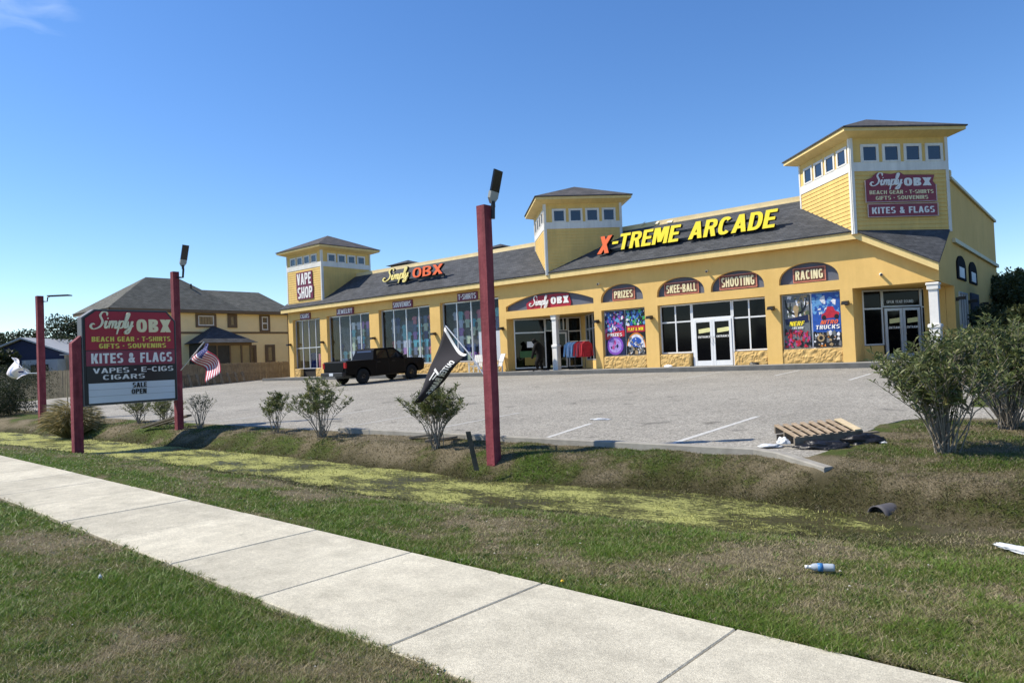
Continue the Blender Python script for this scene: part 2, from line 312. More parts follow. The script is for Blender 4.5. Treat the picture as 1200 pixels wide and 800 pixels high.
def text_data(s, bold=0.0, res=2):
    k=('t',s,bold)
    if k in mats: return mats[k]
    cu=bpy.data.curves.new('t','FONT'); cu.body=s; cu.size=1; cu.offset=bold; cu.resolution_u=res; cu.fill_mode='BOTH'; cu.extrude=.5
    ob=bpy.data.objects.new('t',cu); COL.objects.link(ob); dg=bpy.context.evaluated_depsgraph_get(); dg.update()
    me=bpy.data.meshes.new_from_object(ob.evaluated_get(dg)); V=np.array([v.co[:] for v in me.vertices]); Fs=[tuple(p.vertices) for p in me.polygons]
    bpy.data.objects.remove(ob); bpy.data.curves.remove(cu); bpy.data.meshes.remove(me)
    mn=V.min(0); mxx=V.max(0); mats[k]=(V,Fs,mn,mxx); return mats[k]
def block_letter(ch,t):
    """heavy block capital in a unit-high box: returns (polygons, width). t = stroke thickness"""
    w=.60; th=t*.86; P=[]
    def R_(x0,y0,x1,y1): P.append([(x0,y0),(x1,y0),(x1,y1),(x0,y1)])
    def D_(xa,ya,xb,yb,tt=None):
        tt=tt or t*1.08; P.append([(xa,ya),(xa+tt,ya),(xb+tt,yb),(xb,yb)])
    def A_(cx,cy,rx,ry,a0,a1,n=10,e=.78):
        f=lambda c: math.copysign(abs(c)**e,c)
        for i in range(n):
            p=[]
            for a,o in ((a0+(a1-a0)*i/n,0),(a0+(a1-a0)*(i+1)/n,0),(a0+(a1-a0)*(i+1)/n,1),(a0+(a1-a0)*i/n,1)):
                a=math.radians(a); X_=rx-(t if o else 0); Y_=ry-(th if o else 0); p.append((cx+X_*f(math.cos(a)),cy+Y_*f(math.sin(a))))
            P.append(p)
    if ch=='A': w=.68; c=(w-t*1.08)/2; D_(0,0,c-t*.06,1); D_(w-t*1.08,0,c+t*.06,1); R_(.17,.22,w-.17,.22+th*.9)
    elif ch=='B': R_(0,0,t,1); A_(w-.32,.26,.32,.26,-90,90); A_(w-.32,.75,.30,.25,-90,90); R_(t,0,w-.32,th); R_(t,1-th,w-.32,1); R_(t,.5-th/2+.01,w-.32,.5+th/2+.01)
    elif ch=='C': A_(w/2,.5,w/2,.5,42,318,22)
    elif ch=='D': R_(0,0,t,1); A_(w-.34,.5,.34,.5,-90,90,14); R_(t,0,w-.34,th); R_(t,1-th,w-.34,1)
    elif ch=='E': w=.52; R_(0,0,t,1); R_(t,0,w,th); R_(t,1-th,w,1); R_(t,.5-th/2,w-.04,.5+th/2)
    elif ch=='F': w=.50; R_(0,0,t,1); R_(t,1-th,w,1); R_(t,.5-th/2,w-.05,.5+th/2)
    elif ch=='G': A_(w/2,.5,w/2,.5,42,318,22); R_(w-t,.1,w,.5); R_(w*.52,.5-th*.85,w-t,.5)
    elif ch=='H': R_(0,0,t,1); R_(w-t,0,w,1); R_(t,.5-th/2,w-t,.5+th/2)
    elif ch=='I': w=t*1.05; R_(0,0,w,1)
    elif ch=='J': w=.5; R_(w-t,.3,w,1); A_(w/2,.3,w/2,.3,180,360,12)
    elif ch=='K': w=.64; R_(0,0,t,1); D_(w-t*1.2,0,t*.9,.55,t*1.2); D_(t*.9,.42,w-t*1.2,1,t*1.2)
    elif ch=='L': w=.50; R_(0,0,t,1); R_(t,0,w,th)
    elif ch=='M': w=.80; R_(0,0,t,1); R_(w-t,0,w,1); c=w/2-t*.54; D_(c,.12,t*.55,1); D_(c,.12,w-t*1.63,1)
    elif ch=='N': w=.64; R_(0,0,t,1); R_(w-t,0,w,1); D_(w-t*1.25,0,t*.17,1)
    elif ch=='O': w=.64; A_(w/2,.5,w/2,.5,0,360,28)
    elif ch=='P': R_(0,0,t,1); A_(w-.31,.71,.31,.29,-90,90); R_(t,.42,w-.31,.42+th); R_(t,1-th,w-.31,1)
    elif ch=='R': R_(0,0,t,1); A_(w-.31,.72,.30,.28,-90,90); R_(t,.44,w-.31,.44+th); R_(t,1-th,w-.31,1); D_(w-t*1.1,0,w*.42,.46,t*1.1)
    elif ch=='S': A_(w/2,.735,w/2,.265,30,262,16); A_(w/2,.265,w/2,.265,-150,82,16); 
    elif ch=='T': w=.58; R_(0,1-th,w,1); R_(w/2-t/2,0,w/2+t/2,1-th)
    elif ch=='U': R_(0,.35,t,1); R_(w-t,.35,w,1); A_(w/2,.35,w/2,.35,180,360,14)
    elif ch=='V': w=.66; c=(w-t*1.08)/2; D_(c-t*.06,0,0,1); D_(c+t*.06,0,w-t*1.08,1)
    elif ch=='W': w=.92; D_(.14,0,0,1,t); D_(.18,0,.37,.9,t*.9); D_(w-.18-t,0,w-.37-t*.9,.9,t*.9); D_(w-.14-t,0,w-t,1,t)
    elif ch=='X': w=.70; D_(0,0,w-t*1.25,1,t*1.25); D_(w-t*1.25,0,0,1,t*1.25)
    elif ch=='Y': w=.64; c=w/2-t/2; R_(c,0,c+t,.48); D_(c-t*.02,.42,0,1); D_(c-t*.06,.42,w-t*1.08,1)
    elif ch=='Z': w=.56; R_(0,0,w,th); R_(0,1-th,w,1); D_(0,th*.9,w-t*1.15,1-th*.9,t*1.15)
    elif ch=='&': w=.66; A_(.28,.76,.2,.24,-40,270,12); A_(.26,.25,.26,.25,60,330,14); D_(w-t*1.2,0,.10,.72,t*1.15); D_(w-t*1.6,.10,w-t*.9,.5,t*.8)
    elif ch=='-': w=.34; R_(0,.42,w,.58)
    elif ch=='\u00b7': w=.2; R_(.0,.40,.2,.62)
    else: w=.30
    return P,w
def block_text(s,t):
    k=('b',s,round(t,3))
    if k in mats: return mats[k]
    V=[];F=[];x=0;mw=0
    for ch in s:
        P,wd=block_letter(ch,t)
        for i,p in enumerate(P):
            b=len(V); n=len(p); e=.5+.012*(i%5)
            ar=sum(p[j][0]*p[(j+1)%n][1]-p[(j+1)%n][0]*p[j][1] for j in range(n))
            if ar<0: p=p[::-1]
            V+=[(x+q[0],q[1],e) for q in p]+[(x+q[0],q[1],-.5) for q in p]
            F.append(tuple(b+j for j in range(n)))
            for j in range(n): l=(j+1)%n; F.append((b+j,b+n+j,b+n+l,b+l))
        x+=wd; mw=x; x+=.11
    V=np.array(V); mn=np.array([0,0,-.5]); mx_=np.array([mw,1.,.56]); mats[k]=(V,F,mn,mx_); return mats[k]
def add_text(mb, s, O, r, u, wid, h, d, bold=.0, shear=0, m=0):
    V,Fs,mn,mx_=block_text(s,min(.25,.14+bold*1.6)); O=Vector(O); r=Vector(r); u=Vector(u); n=r.cross(u)
    a=(V-mn)/(mx_-mn)
    pts=[O+r*(p[0]*wid+shear*p[1]*h)+u*(p[1]*h)+n*(p[2]*d) for p in a]
    mb.add(pts,Fs,m)
def lettering(parent,s,O,r,u,wid,h,d,mat,bold=.02,shear=0,name='lettering'):
    dist=(Vector(O)-Vector((0,0,H))).length
    if h*FPX*1.17/dist>9:
        t=min(.25,.14+bold*1.6); V,Fs,mn,mx_=block_text(s,t); tot=float(mx_[0]); x=0.0
        for ch in s:
            w_=block_letter(ch,t)[1]
            if ch!=' ': mb=MB(); add_text(mb,ch,Vector(O)+Vector(r)*(wid*x/tot),r,u,wid*w_/tot,h,d,bold,shear); o=mb.build('letter',mat,parent)
            x+=w_+.11
        return o
    mb=MB(); add_text(mb,s,O,r,u,wid,h,d,bold,shear); o=mb.build(name,mat,parent); o['kind']='stuff'; return o
STROKES=[[(1.6,1.75),(1.45,2.2),(.95,2.25),(.72,1.8),(.95,1.35),(1.15,.95),(1.05,.35),(.65,0),(.15,-.1),(-.2,.25),(-.05,.62),(.25,.5)],
 [(1.4,.6),(1.65,1.0),(1.6,.3),(1.78,.02),(2.0,.4)],[(1.72,1.32),(1.8,1.46)],
 [(1.98,.5),(2.15,1.0),(2.12,0)],[(2.12,.5),(2.36,1.0),(2.52,.8),(2.48,0)],[(2.48,.5),(2.74,1.0),(2.9,.8),(2.86,.15),(3.03,0),(3.2,.4)],
 [(3.18,.5),(3.36,1.0),(3.28,-.85)],[(3.32,.6),(3.58,1.02),(3.86,.85),(3.84,.25),(3.6,0),(3.34,.15)],
 [(3.9,.3),(4.15,1.0),(4.34,1.9),(4.2,2.15),(4.06,1.8),(4.08,.3),(4.22,.02),(4.4,.4)],
 [(4.42,1.0),(4.42,.4),(4.58,.08),(4.84,.35),(4.92,1.0),(4.86,0),(4.72,-.6),(4.45,-.8),(4.3,-.5),(4.6,-.15),(5.15,.35)]]
def add_script(mb,O,r,u,wid,h,d,thick=.2,m=0,shear=.22,grow=0):
    O=Vector(O); r=Vector(r); u=Vector(u); n=r.cross(u)
    sx=wid/6.1; sy=h/3.2
    for si,st in enumerate(STROKES):
        P=[Vector((a+shear*b,b)) for a,b in st]; S=[]
        PP=[P[0]*2-P[1]]+P+[P[-1]*2-P[-2]]
        for i in range(1,len(PP)-2):
            for k in range(5):
                t=k/5; p0,p1,p2,p3=PP[i-1],PP[i],PP[i+1],PP[i+2]
                S.append(.5*((2*p1)+(-p0+p2)*t+(2*p0-5*p1+4*p2-p3)*t*t+(-p0+3*p1-3*p2+p3)*t**3))
        S.append(P[-1]); K=len(S); vs=[]; fs=[]
        for i,p in enumerate(S):
            t=(S[min(i+1,K-1)]-S[max(i-1,0)]).normalized(); nn=Vector((-t.y,t.x))
            wd=thick*(.6+.75*abs(t.y))*(.45+.55*min(1,min(i,K-1-i)/3))/2+grow
            zz=.0006*i+.004*si
            for q_,dz in ((p+nn*wd,0),(p-nn*wd,0),(p-nn*wd,d),(p+nn*wd,d)):
                vs.append(O+r*((q_.x+.35)*sx)+u*((q_.y+.9)*sy)+n*(dz+(zz if dz else 0)))
        for i in range(K-1):
            a=i*4; b=a+4
            for k in range(4): j=(k+1)%4; fs.append((a+k,a+j,b+j,b+k))
        fs+= [(0,1,2,3),(4*K-1,4*K-2,4*K-3,4*K-4)]
        mb.add(vs,fs,m)
def script(parent,O,r,u,wid,h,d,mat,thick=.2,name='script_lettering',grow=0):
    mb=MB(); add_script(mb,O,r,u,wid,h,d,thick,grow=grow); return mb.build(name,mat,parent)
EX=(1,0,0); EY=(0,1,0); EZ=(0,0,1); NYF=(0,-1,0)

# ================================================================ TERRAIN
def smooth(a,b,x): t=np.clip((x-a)/(b-a),0,1); return t*t*(3-2*t)
_g=rng.random((256,256))
def vn(x,y):
    xi=np.floor(x).astype(int); yi=np.floor(y).astype(int); fx=x-xi; fy=y-yi; fx=fx*fx*(3-2*fx); fy=fy*fy*(3-2*fy)
    g=lambda a,b:_g[a%256,b%256]
    return (g(xi,yi)*(1-fx)+g(xi+1,yi)*fx)*(1-fy)+(g(xi,yi+1)*(1-fx)+g(xi+1,yi+1)*fx)*fy
def fbm(x,y,o=4):
    s=0; a=.5; t=0
    for i in range(o): s=s+a*vn(x*2**i+i*17.3,y*2**i+i*9.1); t+=a; a*=.55
    return s/t
def yc(X): return np.interp(X,[-60,-30,-13,-7,-4.5,-2,3,20],[6.6,6.9,7.45,7.2,7.75,7.75,7.9,8.0])
def lotz(Y): return .17+.0326*(Y-9.5)
WATER=-.23
def SW(X): return np.clip(-.04*np.asarray(X,float)-.10,-.6,1.7)
def terr(X,Y,rough=True):
    X=np.asarray(X,float); Y=np.asarray(Y,float); c=yc(X)
    hw=np.interp(X,[-3,-1,1],[.78,.35,.2]); z=np.zeros_like(Y)-.012
    dep=np.interp(X,[-3,-.8,4],[-.255,-.2,-.14])
    Yr=Y-SW(X)
    z=np.where(Yr>4.0, -.012-.05*smooth(4.3+SW(X)*.5,c-1.6,Y)+(dep+.062)*smooth(c-1.9,c-hw+.22,Y), z)
    up=smooth(c+hw-.1,c+hw+.75,Y)
    z=np.where(Y>c, dep+(.11-dep)*up, z)
    z=z+np.where(Y>9.0, .05*smooth(9.0,9.5,Y),0)
    isl=smooth(-3.12,-2.9,X)*smooth(9.0,9.7,Y)
    z=z+isl*.05+isl*.045*smooth(9.5,12,Y)
    kk=smooth(10.3,12.0,Y)*smooth(-3.12,-2.95,X); z=z*(1-kk)+kk*(lotz(Y)-.012)
    z=np.where((Y>9.62)&(X<-3.0), np.minimum(z,lotz(Y)-.06), z)
    z=z+.15*np.exp(-((X+2.85)/.55)**2-((Y-8.75)/.38)**2)
    # beyond
    far=np.where((X<-2.0)|(Y<16), lotz(np.minimum(Y,27.4))-np.where(Y<14.1,.02,.06), lotz(np.minimum(Y,27.4))+.1)
    z=np.where(Y>13.6, far, z)
    if rough:
        amp=np.where(((Yr>2.5)&(Yr<4.05))|((Y>9.5)&(X<-3.0))|(Y>13.5),0,1)
        z=z+amp*((fbm(X*1.6,Y*1.6)-.5)*.06+(fbm(X*7,Y*7,3)-.5)*.022)
    z=np.where((Yr>2.55)&(Yr<4.02),-.10,z)
    return z
def wetF(X,Y):
    c=yc(X); d=Y-c; n=fbm(X*1.7+5,Y*1.7,3)-.5; lim=np.interp(X,[-2.5,-.8],[1,.35])
    return np.clip(lim*np.maximum(smooth(-1.35,-.95,d+n*.7)*(d<0),smooth(1.25,.7,d+n*.9)*(d>=0)),0,1)
def toneF(X,Y):
    c=yc(X); p=fbm(X*.9+3,Y*1.3,4); p2=fbm(X*3.1,Y*3.3+7,3); p2=p2+.8*(fbm(X*11,Y*11+3,2)-.5)
    base=np.where(Y-SW(X)<4,.70,np.where(Y<5.2,.72,np.where(Y<c,.54,.28)))
    base=np.where((Y<2.7)&(Y>-5),.70-.5*smooth(4.6,3.2,np.hypot(X,Y))-.28*smooth(2.3,-.6,Y*1.0)*0,base)
    left=smooth(-9,-18,X); base=base+left*np.where((Y>4)&(Y<c),.16,np.where(Y>=c,.14,0))
    isl=smooth(-3.4,-2.6,X)*smooth(9.0,9.8,Y); base=base+isl*.14
    d=np.abs(Y-(c+.95)); base=base+.12*np.exp(-(d/.25)**2)*0
    return np.clip(base+(p-.5)*2.1+(p2-.5)*.8,0,1)
def axis(segs):
    out=[]
    for a,b,s in segs: out+=list(np.arange(a,b,s))
    return np.array(out+[segs[-1][1]])
xs=axis([(-1500,-300,200),(-300,-80,30),(-80,-45,2.5),(-45,-25,.5),(-25,-12,.2),(-12,-6,.1),(-6,3,.06),(3,8,.25),(8,30,2),(30,300,30),(300,1500,200)])
ys=axis([(-1500,-300,200),(-300,-50,25),(-50,-8,3),(-8,-1,.5),(-1,2.4,.08),(2.4,5.2,.05),(5.2,9.7,.08),(9.7,14,.15),(14,30,1),(30,100,10),(100,300,50),(300,2000,200)])
X,Y=np.meshgrid(xs,ys,indexing='ij'); Z=terr(X,Y)
Z=np.where((Y>9.58)&(X<-3.0),Z,Z)
nx,ny=X.shape
me=bpy.data.meshes.new('ground'); idx=np.arange(nx*ny).reshape(nx,ny)
me.vertices.add(nx*ny); me.vertices.foreach_set('co',np.stack([X,Y,Z],-1).ravel())
qd=np.stack([idx[:-1,:-1],idx[1:,:-1],idx[1:,1:],idx[:-1,1:]],-1).reshape(-1,4)
me.loops.add(qd.size); me.loops.foreach_set('vertex_index',qd.ravel()); me.polygons.add(len(qd)); me.polygons.foreach_set('loop_start',np.arange(0,qd.size,4)); me.polygons.foreach_set('loop_total',np.full(len(qd),4)); me.update(); me.validate()
at=me.attributes.new('tone','FLOAT','POINT'); at.data.foreach_set('value',toneF(X,Y).ravel().astype(np.float32))
at=me.attributes.new('wet','FLOAT','POINT'); at.data.foreach_set('value',wetF(X,Y).ravel().astype(np.float32))
me.polygons.foreach_set('use_smooth',[True]*len(me.polygons))
ground=bpy.data.objects.new('ground',me); COL.objects.link(ground); ground['kind']='structure'
def ground_mat():
    mt=bpy.data.materials.new('grass_and_soil'); mt.use_nodes=True; nt=mt.node_tree; N=nt.nodes; L=nt.links.new
    b=N['Principled BSDF']; b.inputs['Roughness'].default_value=.95; b.inputs['Specular IOR Level'].default_value=.15
    at=N.new('ShaderNodeAttribute'); at.attribute_name='tone'; g=N.new('ShaderNodeNewGeometry')
    n=N.new('ShaderNodeTexNoise'); n.inputs['Scale'].default_value=26; n.inputs['Detail'].default_value=6; n.inputs['Roughness'].default_value=.8; L(g.outputs['Position'],n.inputs['Vector'])
    s=N.new('ShaderNodeMath'); s.operation='SUBTRACT'; s.inputs[1].default_value=.5; L(n.outputs[0],s.inputs[0])
    ma=N.new('ShaderNodeMath'); ma.operation='MULTIPLY_ADD'; ma.inputs[1].default_value=1.0; L(s.outputs[0],ma.inputs[0]); L(at.outputs['Fac'],ma.inputs[2])
    r=N.new('ShaderNodeValToRGB'); E=r.color_ramp.elements; E[0].color=(.20,.165,.105,1); E[1].color=(.06,.10,.014,1); e=E.new(.3); e.color=(.13,.11,.06,1); e=E.new(.55); e.color=(.085,.10,.026,1)
    L(ma.outputs[0],r.inputs[0])
    n3=N.new('ShaderNodeTexNoise'); n3.inputs['Scale'].default_value=120; n3.inputs['Detail'].default_value=3; L(g.outputs['Position'],n3.inputs['Vector'])
    mr=N.new('ShaderNodeMapRange'); mr.inputs[1].default_value=.3; mr.inputs[2].default_value=.7; mr.inputs[3].default_value=.2; mr.inputs[4].default_value=1.5; L(n3.outputs[0],mr.inputs[0])
    mm=N.new('ShaderNodeMix'); mm.data_type='RGBA'; mm.blend_type='MULTIPLY'; mm.inputs['Factor'].default_value=1; L(r.outputs[0],mm.inputs['A']); L(mr.outputs[0],mm.inputs['B'])
    aw=N.new('ShaderNodeAttribute'); aw.attribute_name='wet'; mw=N.new('ShaderNodeMix'); mw.data_type='RGBA'; mw.inputs['B'].default_value=(.042,.038,.014,1); L(mm.outputs['Result'],mw.inputs['A']); L(aw.outputs['Fac'],mw.inputs['Factor'])
    L(mw.outputs['Result'],b.inputs['Base Color'])
    bp=N.new('ShaderNodeBump'); bp.inputs['Strength'].default_value=.8; bp.inputs['Distance'].default_value=.03; L(n.outputs[0],bp.inputs['Height']); L(bp.outputs[0],b.inputs['Normal'])
    return mt
me.materials.append(ground_mat())

# grass blades (uncountable: one object)
def in_lot(x,y):
    return ((y>9.42)&(x<-2.95+ (9.42-9.42)))|((y>8.6)&(x<-2.62)&(x>-3.6)&(y-8.6>(-2.62-x)*1.0))|(y>13.55)|((y>11.8)&(x<-2.9))
def blades(name,N,dmin,dmax,hmul,keep,label,mat,col=None,seed=1,az=46,wmul=1.0):
    r=np.random.default_rng(seed)
    D=1/(r.random(N)*(1/dmin-1/dmax)+1/dmax); a=np.radians(50+az*(r.random(N)*2-1))
    x=-np.sin(a)*D; y=np.cos(a)*D
    k=keep(x,y,r); x=x[k];y=y[k];D=D[k];n=len(x)
    z=terr(x,y); t=toneF(x,y)
    yr=y-SW(x); edge=((yr>2.5)&(yr<4.15)); z=np.where(edge,np.where((yr>2.58)&(yr<3.98),.001,-.012),z)
    h=hmul*(.009+.015*r.random(n)**2+.013*t)*(1+.02*np.clip(D-6,0,30)); wd=.0028*np.maximum(1,D/4.5)*wmul*(.7+.6*r.random(n))
    th=r.random(n)*2*np.pi; lean=(.4+2.0*r.random(n))*h; la=r.random(n)*2*np.pi
    dx=np.cos(th)*wd; dy=np.sin(th)*wd
    V=np.empty((n,3,3)); V[:,0]=np.stack([x-dx,y-dy,z-.006],-1); V[:,1]=np.stack([x+dx,y+dy,z-.006],-1); V[:,2]=np.stack([x+np.cos(la)*lean,y+np.sin(la)*lean,z+h],-1)
    me=bpy.data.meshes.new(name); me.vertices.add(n*3); me.vertices.foreach_set('co',V.ravel()); me.loops.add(n*3); me.loops.foreach_set('vertex_index',np.arange(n*3)); me.polygons.add(n); me.polygons.foreach_set('loop_start',np.arange(0,n*3,3)); me.polygons.foreach_set('loop_total',np.full(n,3)); me.update()
    tt=np.clip(t+(r.random(n)-.5)*.95,0,1); tt=np.where(r.random(n)<.14,r.random(n)*.12,tt)
    if col is not None: tt=col(x,y,r)
    at=me.attributes.new('tone','FLOAT','POINT'); at.data.foreach_set('value',np.repeat(tt,3).astype(np.float32)); me.materials.append(mat)
    o=bpy.data.objects.new(name,me); COL.objects.link(o); tag(o,label,'grass',kind='stuff'); return o
def keep_g(x,y,r):
    rag=.13*np.clip(fbm(x*5,y*0+3,4)-.25,0,1)+.02*r.random(len(x))
    yr=y-SW(x); side=(yr>2.58-.05+rag)&(yr<4.0-rag+.05)
    ditch=(np.abs(y-yc(x))<np.interp(x,[-3,-1.3,-.9],[.60,.2,-.3])+ .45*(fbm(x*2.2,y*2.2,3)-.5))
    return ~side&~in_lot(x,y)&~(ditch&(r.random(len(x))<.97))&(y>-3)&(r.random(len(x))>wetF(x,y)*.9)
def keep_wet(x,y,r):
    ditch=(np.abs(y-yc(x))<np.interp(x,[-3,-1.3,-.9],[.60,.2,-.3])+ .45*(fbm(x*2.2,y*2.2,3)-.5)); return ~in_lot(x,y)&(r.random(len(x))<wetF(x,y))&~(ditch&(r.random(len(x))<.9))
blades('lawn_grass',950000,2.6,34,1.0,lambda x,y,r: keep_g(x,y,r)&(y<yc(x)+.2),'patchy green and straw coloured grass of the verge',GRASS)
# taller tufts in the near verge
def keep_t(x,y,r):
    f=fbm(x*2.2+11,y*2.2,3); return keep_g(x,y,r)&(f>.62)&(y<7)
blades('wet_bank_grass',420000,5,32,1.1,keep_wet,'dark olive wet grass on both shores of the ditch',WETG,col=lambda x,y,r:r.random(len(x))**1.5,seed=44)
blades('bank_grass',700000,6.2,30,1.1,lambda x,y,r: keep_g(x,y,r)&(y>=yc(x)+.2),'dry tan and olive grass covering the far ditch bank and the island',foliage('bank_grass_blade',(.27,.22,.14),(.15,.14,.05),(.09,.15,.022),.3),seed=33)
blades('grass_tufts',260000,2.6,20,2.1,keep_t,'taller bright green tufts standing out of the verge grass',GRASS,col=lambda x,y,r:np.clip(.85+(r.random(len(x))-.5)*.5,0,1),seed=5)
# dead reddish stalks on the far bank of the ditch
def keep_b(x,y,r):
    c=yc(x); d=y-c; return ~in_lot(x,y)&(d>.35)&(d<1.5)&(r.random(len(x))<np.exp(-((d-.75)/.35)**2))&(x<4)
blades('bank_weeds',200000,6,30,1.9,keep_b,'olive brown weeds along the far bank of the ditch',foliage('weed_blades',(.06,.045,.025),(.13,.105,.055),(.17,.17,.055)),col=lambda x,y,r:r.random(len(x)),seed=9)

def keep_br(x,y,r): f=fbm(x*7+31,y*7,2); return keep_g(x,y,r)&(f>.69)&(y<6.5)
blades('broadleaf_weeds',150000,2.6,16,.95,keep_br,'dark green broadleaf weeds growing in rosettes in the verge',foliage('broadleaf',(.05,.09,.015),(.08,.14,.02),(.15,.22,.04),.25),col=lambda x,y,r:r.random(len(x)),seed=15,wmul=3.2)
# pebbles and petals strewn in the turf
rp=np.random.default_rng(91); PM=MB()
for i in range(420):
    D_=1/(rp.random()*(1/2.8-1/11)+1/11); a_=math.radians(50+42*(rp.random()*2-1)); x_=-math.sin(a_)*D_; y_=math.cos(a_)*D_
    if (2.6<y_-float(SW(x_))<4.05) or y_>6.2: continue
    z_=float(terr(np.array([x_]),np.array([y_]))[0])+.012; q_=.004+.007*rp.random()**2; h_=q_*.7
    PM.add([(x_-q_,y_,z_),(x_,y_-q_*.7,z_),(x_+q_,y_,z_),(x_,y_+q_*.7,z_),(x_,y_,z_+h_)],[(0,1,4),(1,2,4),(2,3,4),(3,0,4),(3,2,1,0)])
o=PM.build('pebbles',M('shell_pebble',(.45,.42,.36),.8,.4,30,col2=(.75,.72,.66))); tag(o,'pale shell chips and pebbles strewn through the near turf','pebbles',kind='stuff')
# ditch water with algae
def algae_mat():
    mt=bpy.data.materials.new('algae_on_water'); mt.use_nodes=True; nt=mt.node_tree; N=nt.nodes; L=nt.links.new
    b=N['Principled BSDF']; g=N.new('ShaderNodeNewGeometry')
    mp=N.new('ShaderNodeMapping'); mp.inputs['Scale'].default_value=(1,1.9,1); mp.inputs['Rotation'].default_value=(0,0,R(28)); L(g.outputs['Position'],mp.inputs[0])
    def nz(s,d,r,dist=0):
        n=N.new('ShaderNodeTexNoise'); n.inputs['Scale'].default_value=s; n.inputs['Detail'].default_value=d; n.inputs['Roughness'].default_value=r; n.inputs['Distortion'].default_value=dist; L(mp.outputs[0],n.inputs['Vector']); return n.outputs[0]
    a=nz(8.5,10,.88,1.2); c=nz(1.1,3,.5); d=nz(30,4,.7)
    sp=N.new('ShaderNodeSeparateXYZ'); L(g.outputs['Position'],sp.inputs[0])
    mrx=N.new('ShaderNodeMapRange'); mrx.inputs[1].default_value=-5; mrx.inputs[2].default_value=-14; mrx.inputs[3].default_value=.022; mrx.inputs[4].default_value=.055; L(sp.outputs[0],mrx.inputs[0])
    s1=N.new('ShaderNodeMath'); s1.operation='ADD'; L(a,s1.inputs[0]); L(mrx.outputs[0],s1.inputs[1])
    m1=N.new('ShaderNodeMath'); m1.operation='MULTIPLY_ADD'; m1.inputs[1].default_value=.5; L(c,m1.inputs[0]); L(s1.outputs[0],m1.inputs[2])
    th=N.new('ShaderNodeMapRange'); th.inputs[1].default_value=.715; th.inputs[2].default_value=.80; L(m1.outputs[0],th.inputs[0])
    r=N.new('ShaderNodeValToRGB'); r.color_ramp.elements[0].color=(.11,.12,.03,1); r.color_ramp.elements[1].color=(.60,.59,.20,1); r.color_ramp.elements[0].position=.3; r.color_ramp.elements[1].position=.65; L(d,r.inputs[0])
    mx=N.new('ShaderNodeMix'); mx.data_type='RGBA'; mx.inputs['A'].default_value=(.060,.052,.018,1); L(r.outputs[0],mx.inputs['B']); L(th.outputs[0],mx.inputs['Factor']); L(mx.outputs['Result'],b.inputs['Base Color'])
    rr=N.new('ShaderNodeMapRange'); rr.inputs[3].default_value=.35; rr.inputs[4].default_value=.85; L(th.outputs[0],rr.inputs[0]); L(rr.outputs[0],b.inputs['Roughness'])
    b.inputs['Specular IOR Level'].default_value=.1
    ad=N.new('ShaderNodeMath'); ad.operation='MULTIPLY'; L(th.outputs[0],ad.inputs[0]); L(d,ad.inputs[1])
    bp=N.new('ShaderNodeBump'); bp.inputs['Strength'].default_value=.9; bp.inputs['Distance'].default_value=.03; L(ad.outputs[0],bp.inputs['Height']); L(bp.outputs[0],b.inputs['Normal'])
    return mt
ALG=algae_mat()
mb=MB(); xx=np.linspace(-60,-.9,90)
for i in range(len(xx)-1):
    a,b=xx[i],xx[i+1]; ca,cb=float(yc(a)),float(yc(b)); mb.add([(a,ca-1.7,WATER),(b,cb-1.7,WATER),(b,cb+1.3,WATER),(a,ca+1.3,WATER)],[(0,1,2,3)])
o=mb.build('ditch_water',ALG); o['kind']='structure'
# blades of algae-edge weed sticking out of the water
def keep_w(x,y,r): return (np.abs(y-yc(x))<.75)&(x<-1.2)&(fbm(x*4,y*5,3)>.5)
o=blades('ditch_weed',110000,6,34,.55,keep_w,'yellow green weed poking through the scum on the ditch water',foliage('ditch_weed_blade',(.08,.07,.02),(.30,.30,.08),(.5,.5,.16)),col=lambda x,y,r:r.random(len(x))**.8,seed=12)
WV=np.empty(len(o.data.vertices)*3); o.data.vertices.foreach_get('co',WV); WV=WV.reshape(-1,3); WV[:,2]=np.where(np.arange(len(WV))%3==2,WATER+.012+.02*np.random.default_rng(3).random(len(WV)),WATER-.004); o.data.vertices.foreach_set('co',WV.ravel()); o['category']='water weed'

# sidewalk made of slabs
sw=bpy.data.objects.new('sidewalk',None); COL.objects.link(sw); sw.location=(-2.5,3.28,0); sw.rotation_euler=(0,0,math.atan(-.04)); WL[sw]=Vector((-2.5,3.28,0)); sw['kind']='structure'
P=1.45; k0=-3.2
def slab_mesh(g0,g1):
    s=MB(); b=.008; x0,x1,y0,y1=-P/2+g0,P/2-g1,2.58,3.98
    s.bbox(x0,x1,y0-3.28,y1-3.28,-.1,0,b); return s
proto=None; i=0
for kk in range(-25,7):
    xc=k0+P*(kk+.5); deepl=(kk%2==0)
    key=('slab',deepl)
    if key not in mats:
        s=slab_mesh(.007 if deepl else .0035,.0035 if deepl else .007); o=s.build('slab',CONC,None,origin=(0,0,0)); mats[key]=o; first=True
    else: o=mats[key].copy(); COL.objects.link(o)
    o.parent=sw; o.location=Vector((xc+2.5,0,random.uniform(-.002,.002)))
s=MB(); s.box(-40,5.6,2.62,3.94,-.12,-.06); o=s.build('joint_sand',M('joint_dirt',(.05,.04,.03),.95,.2),sw)

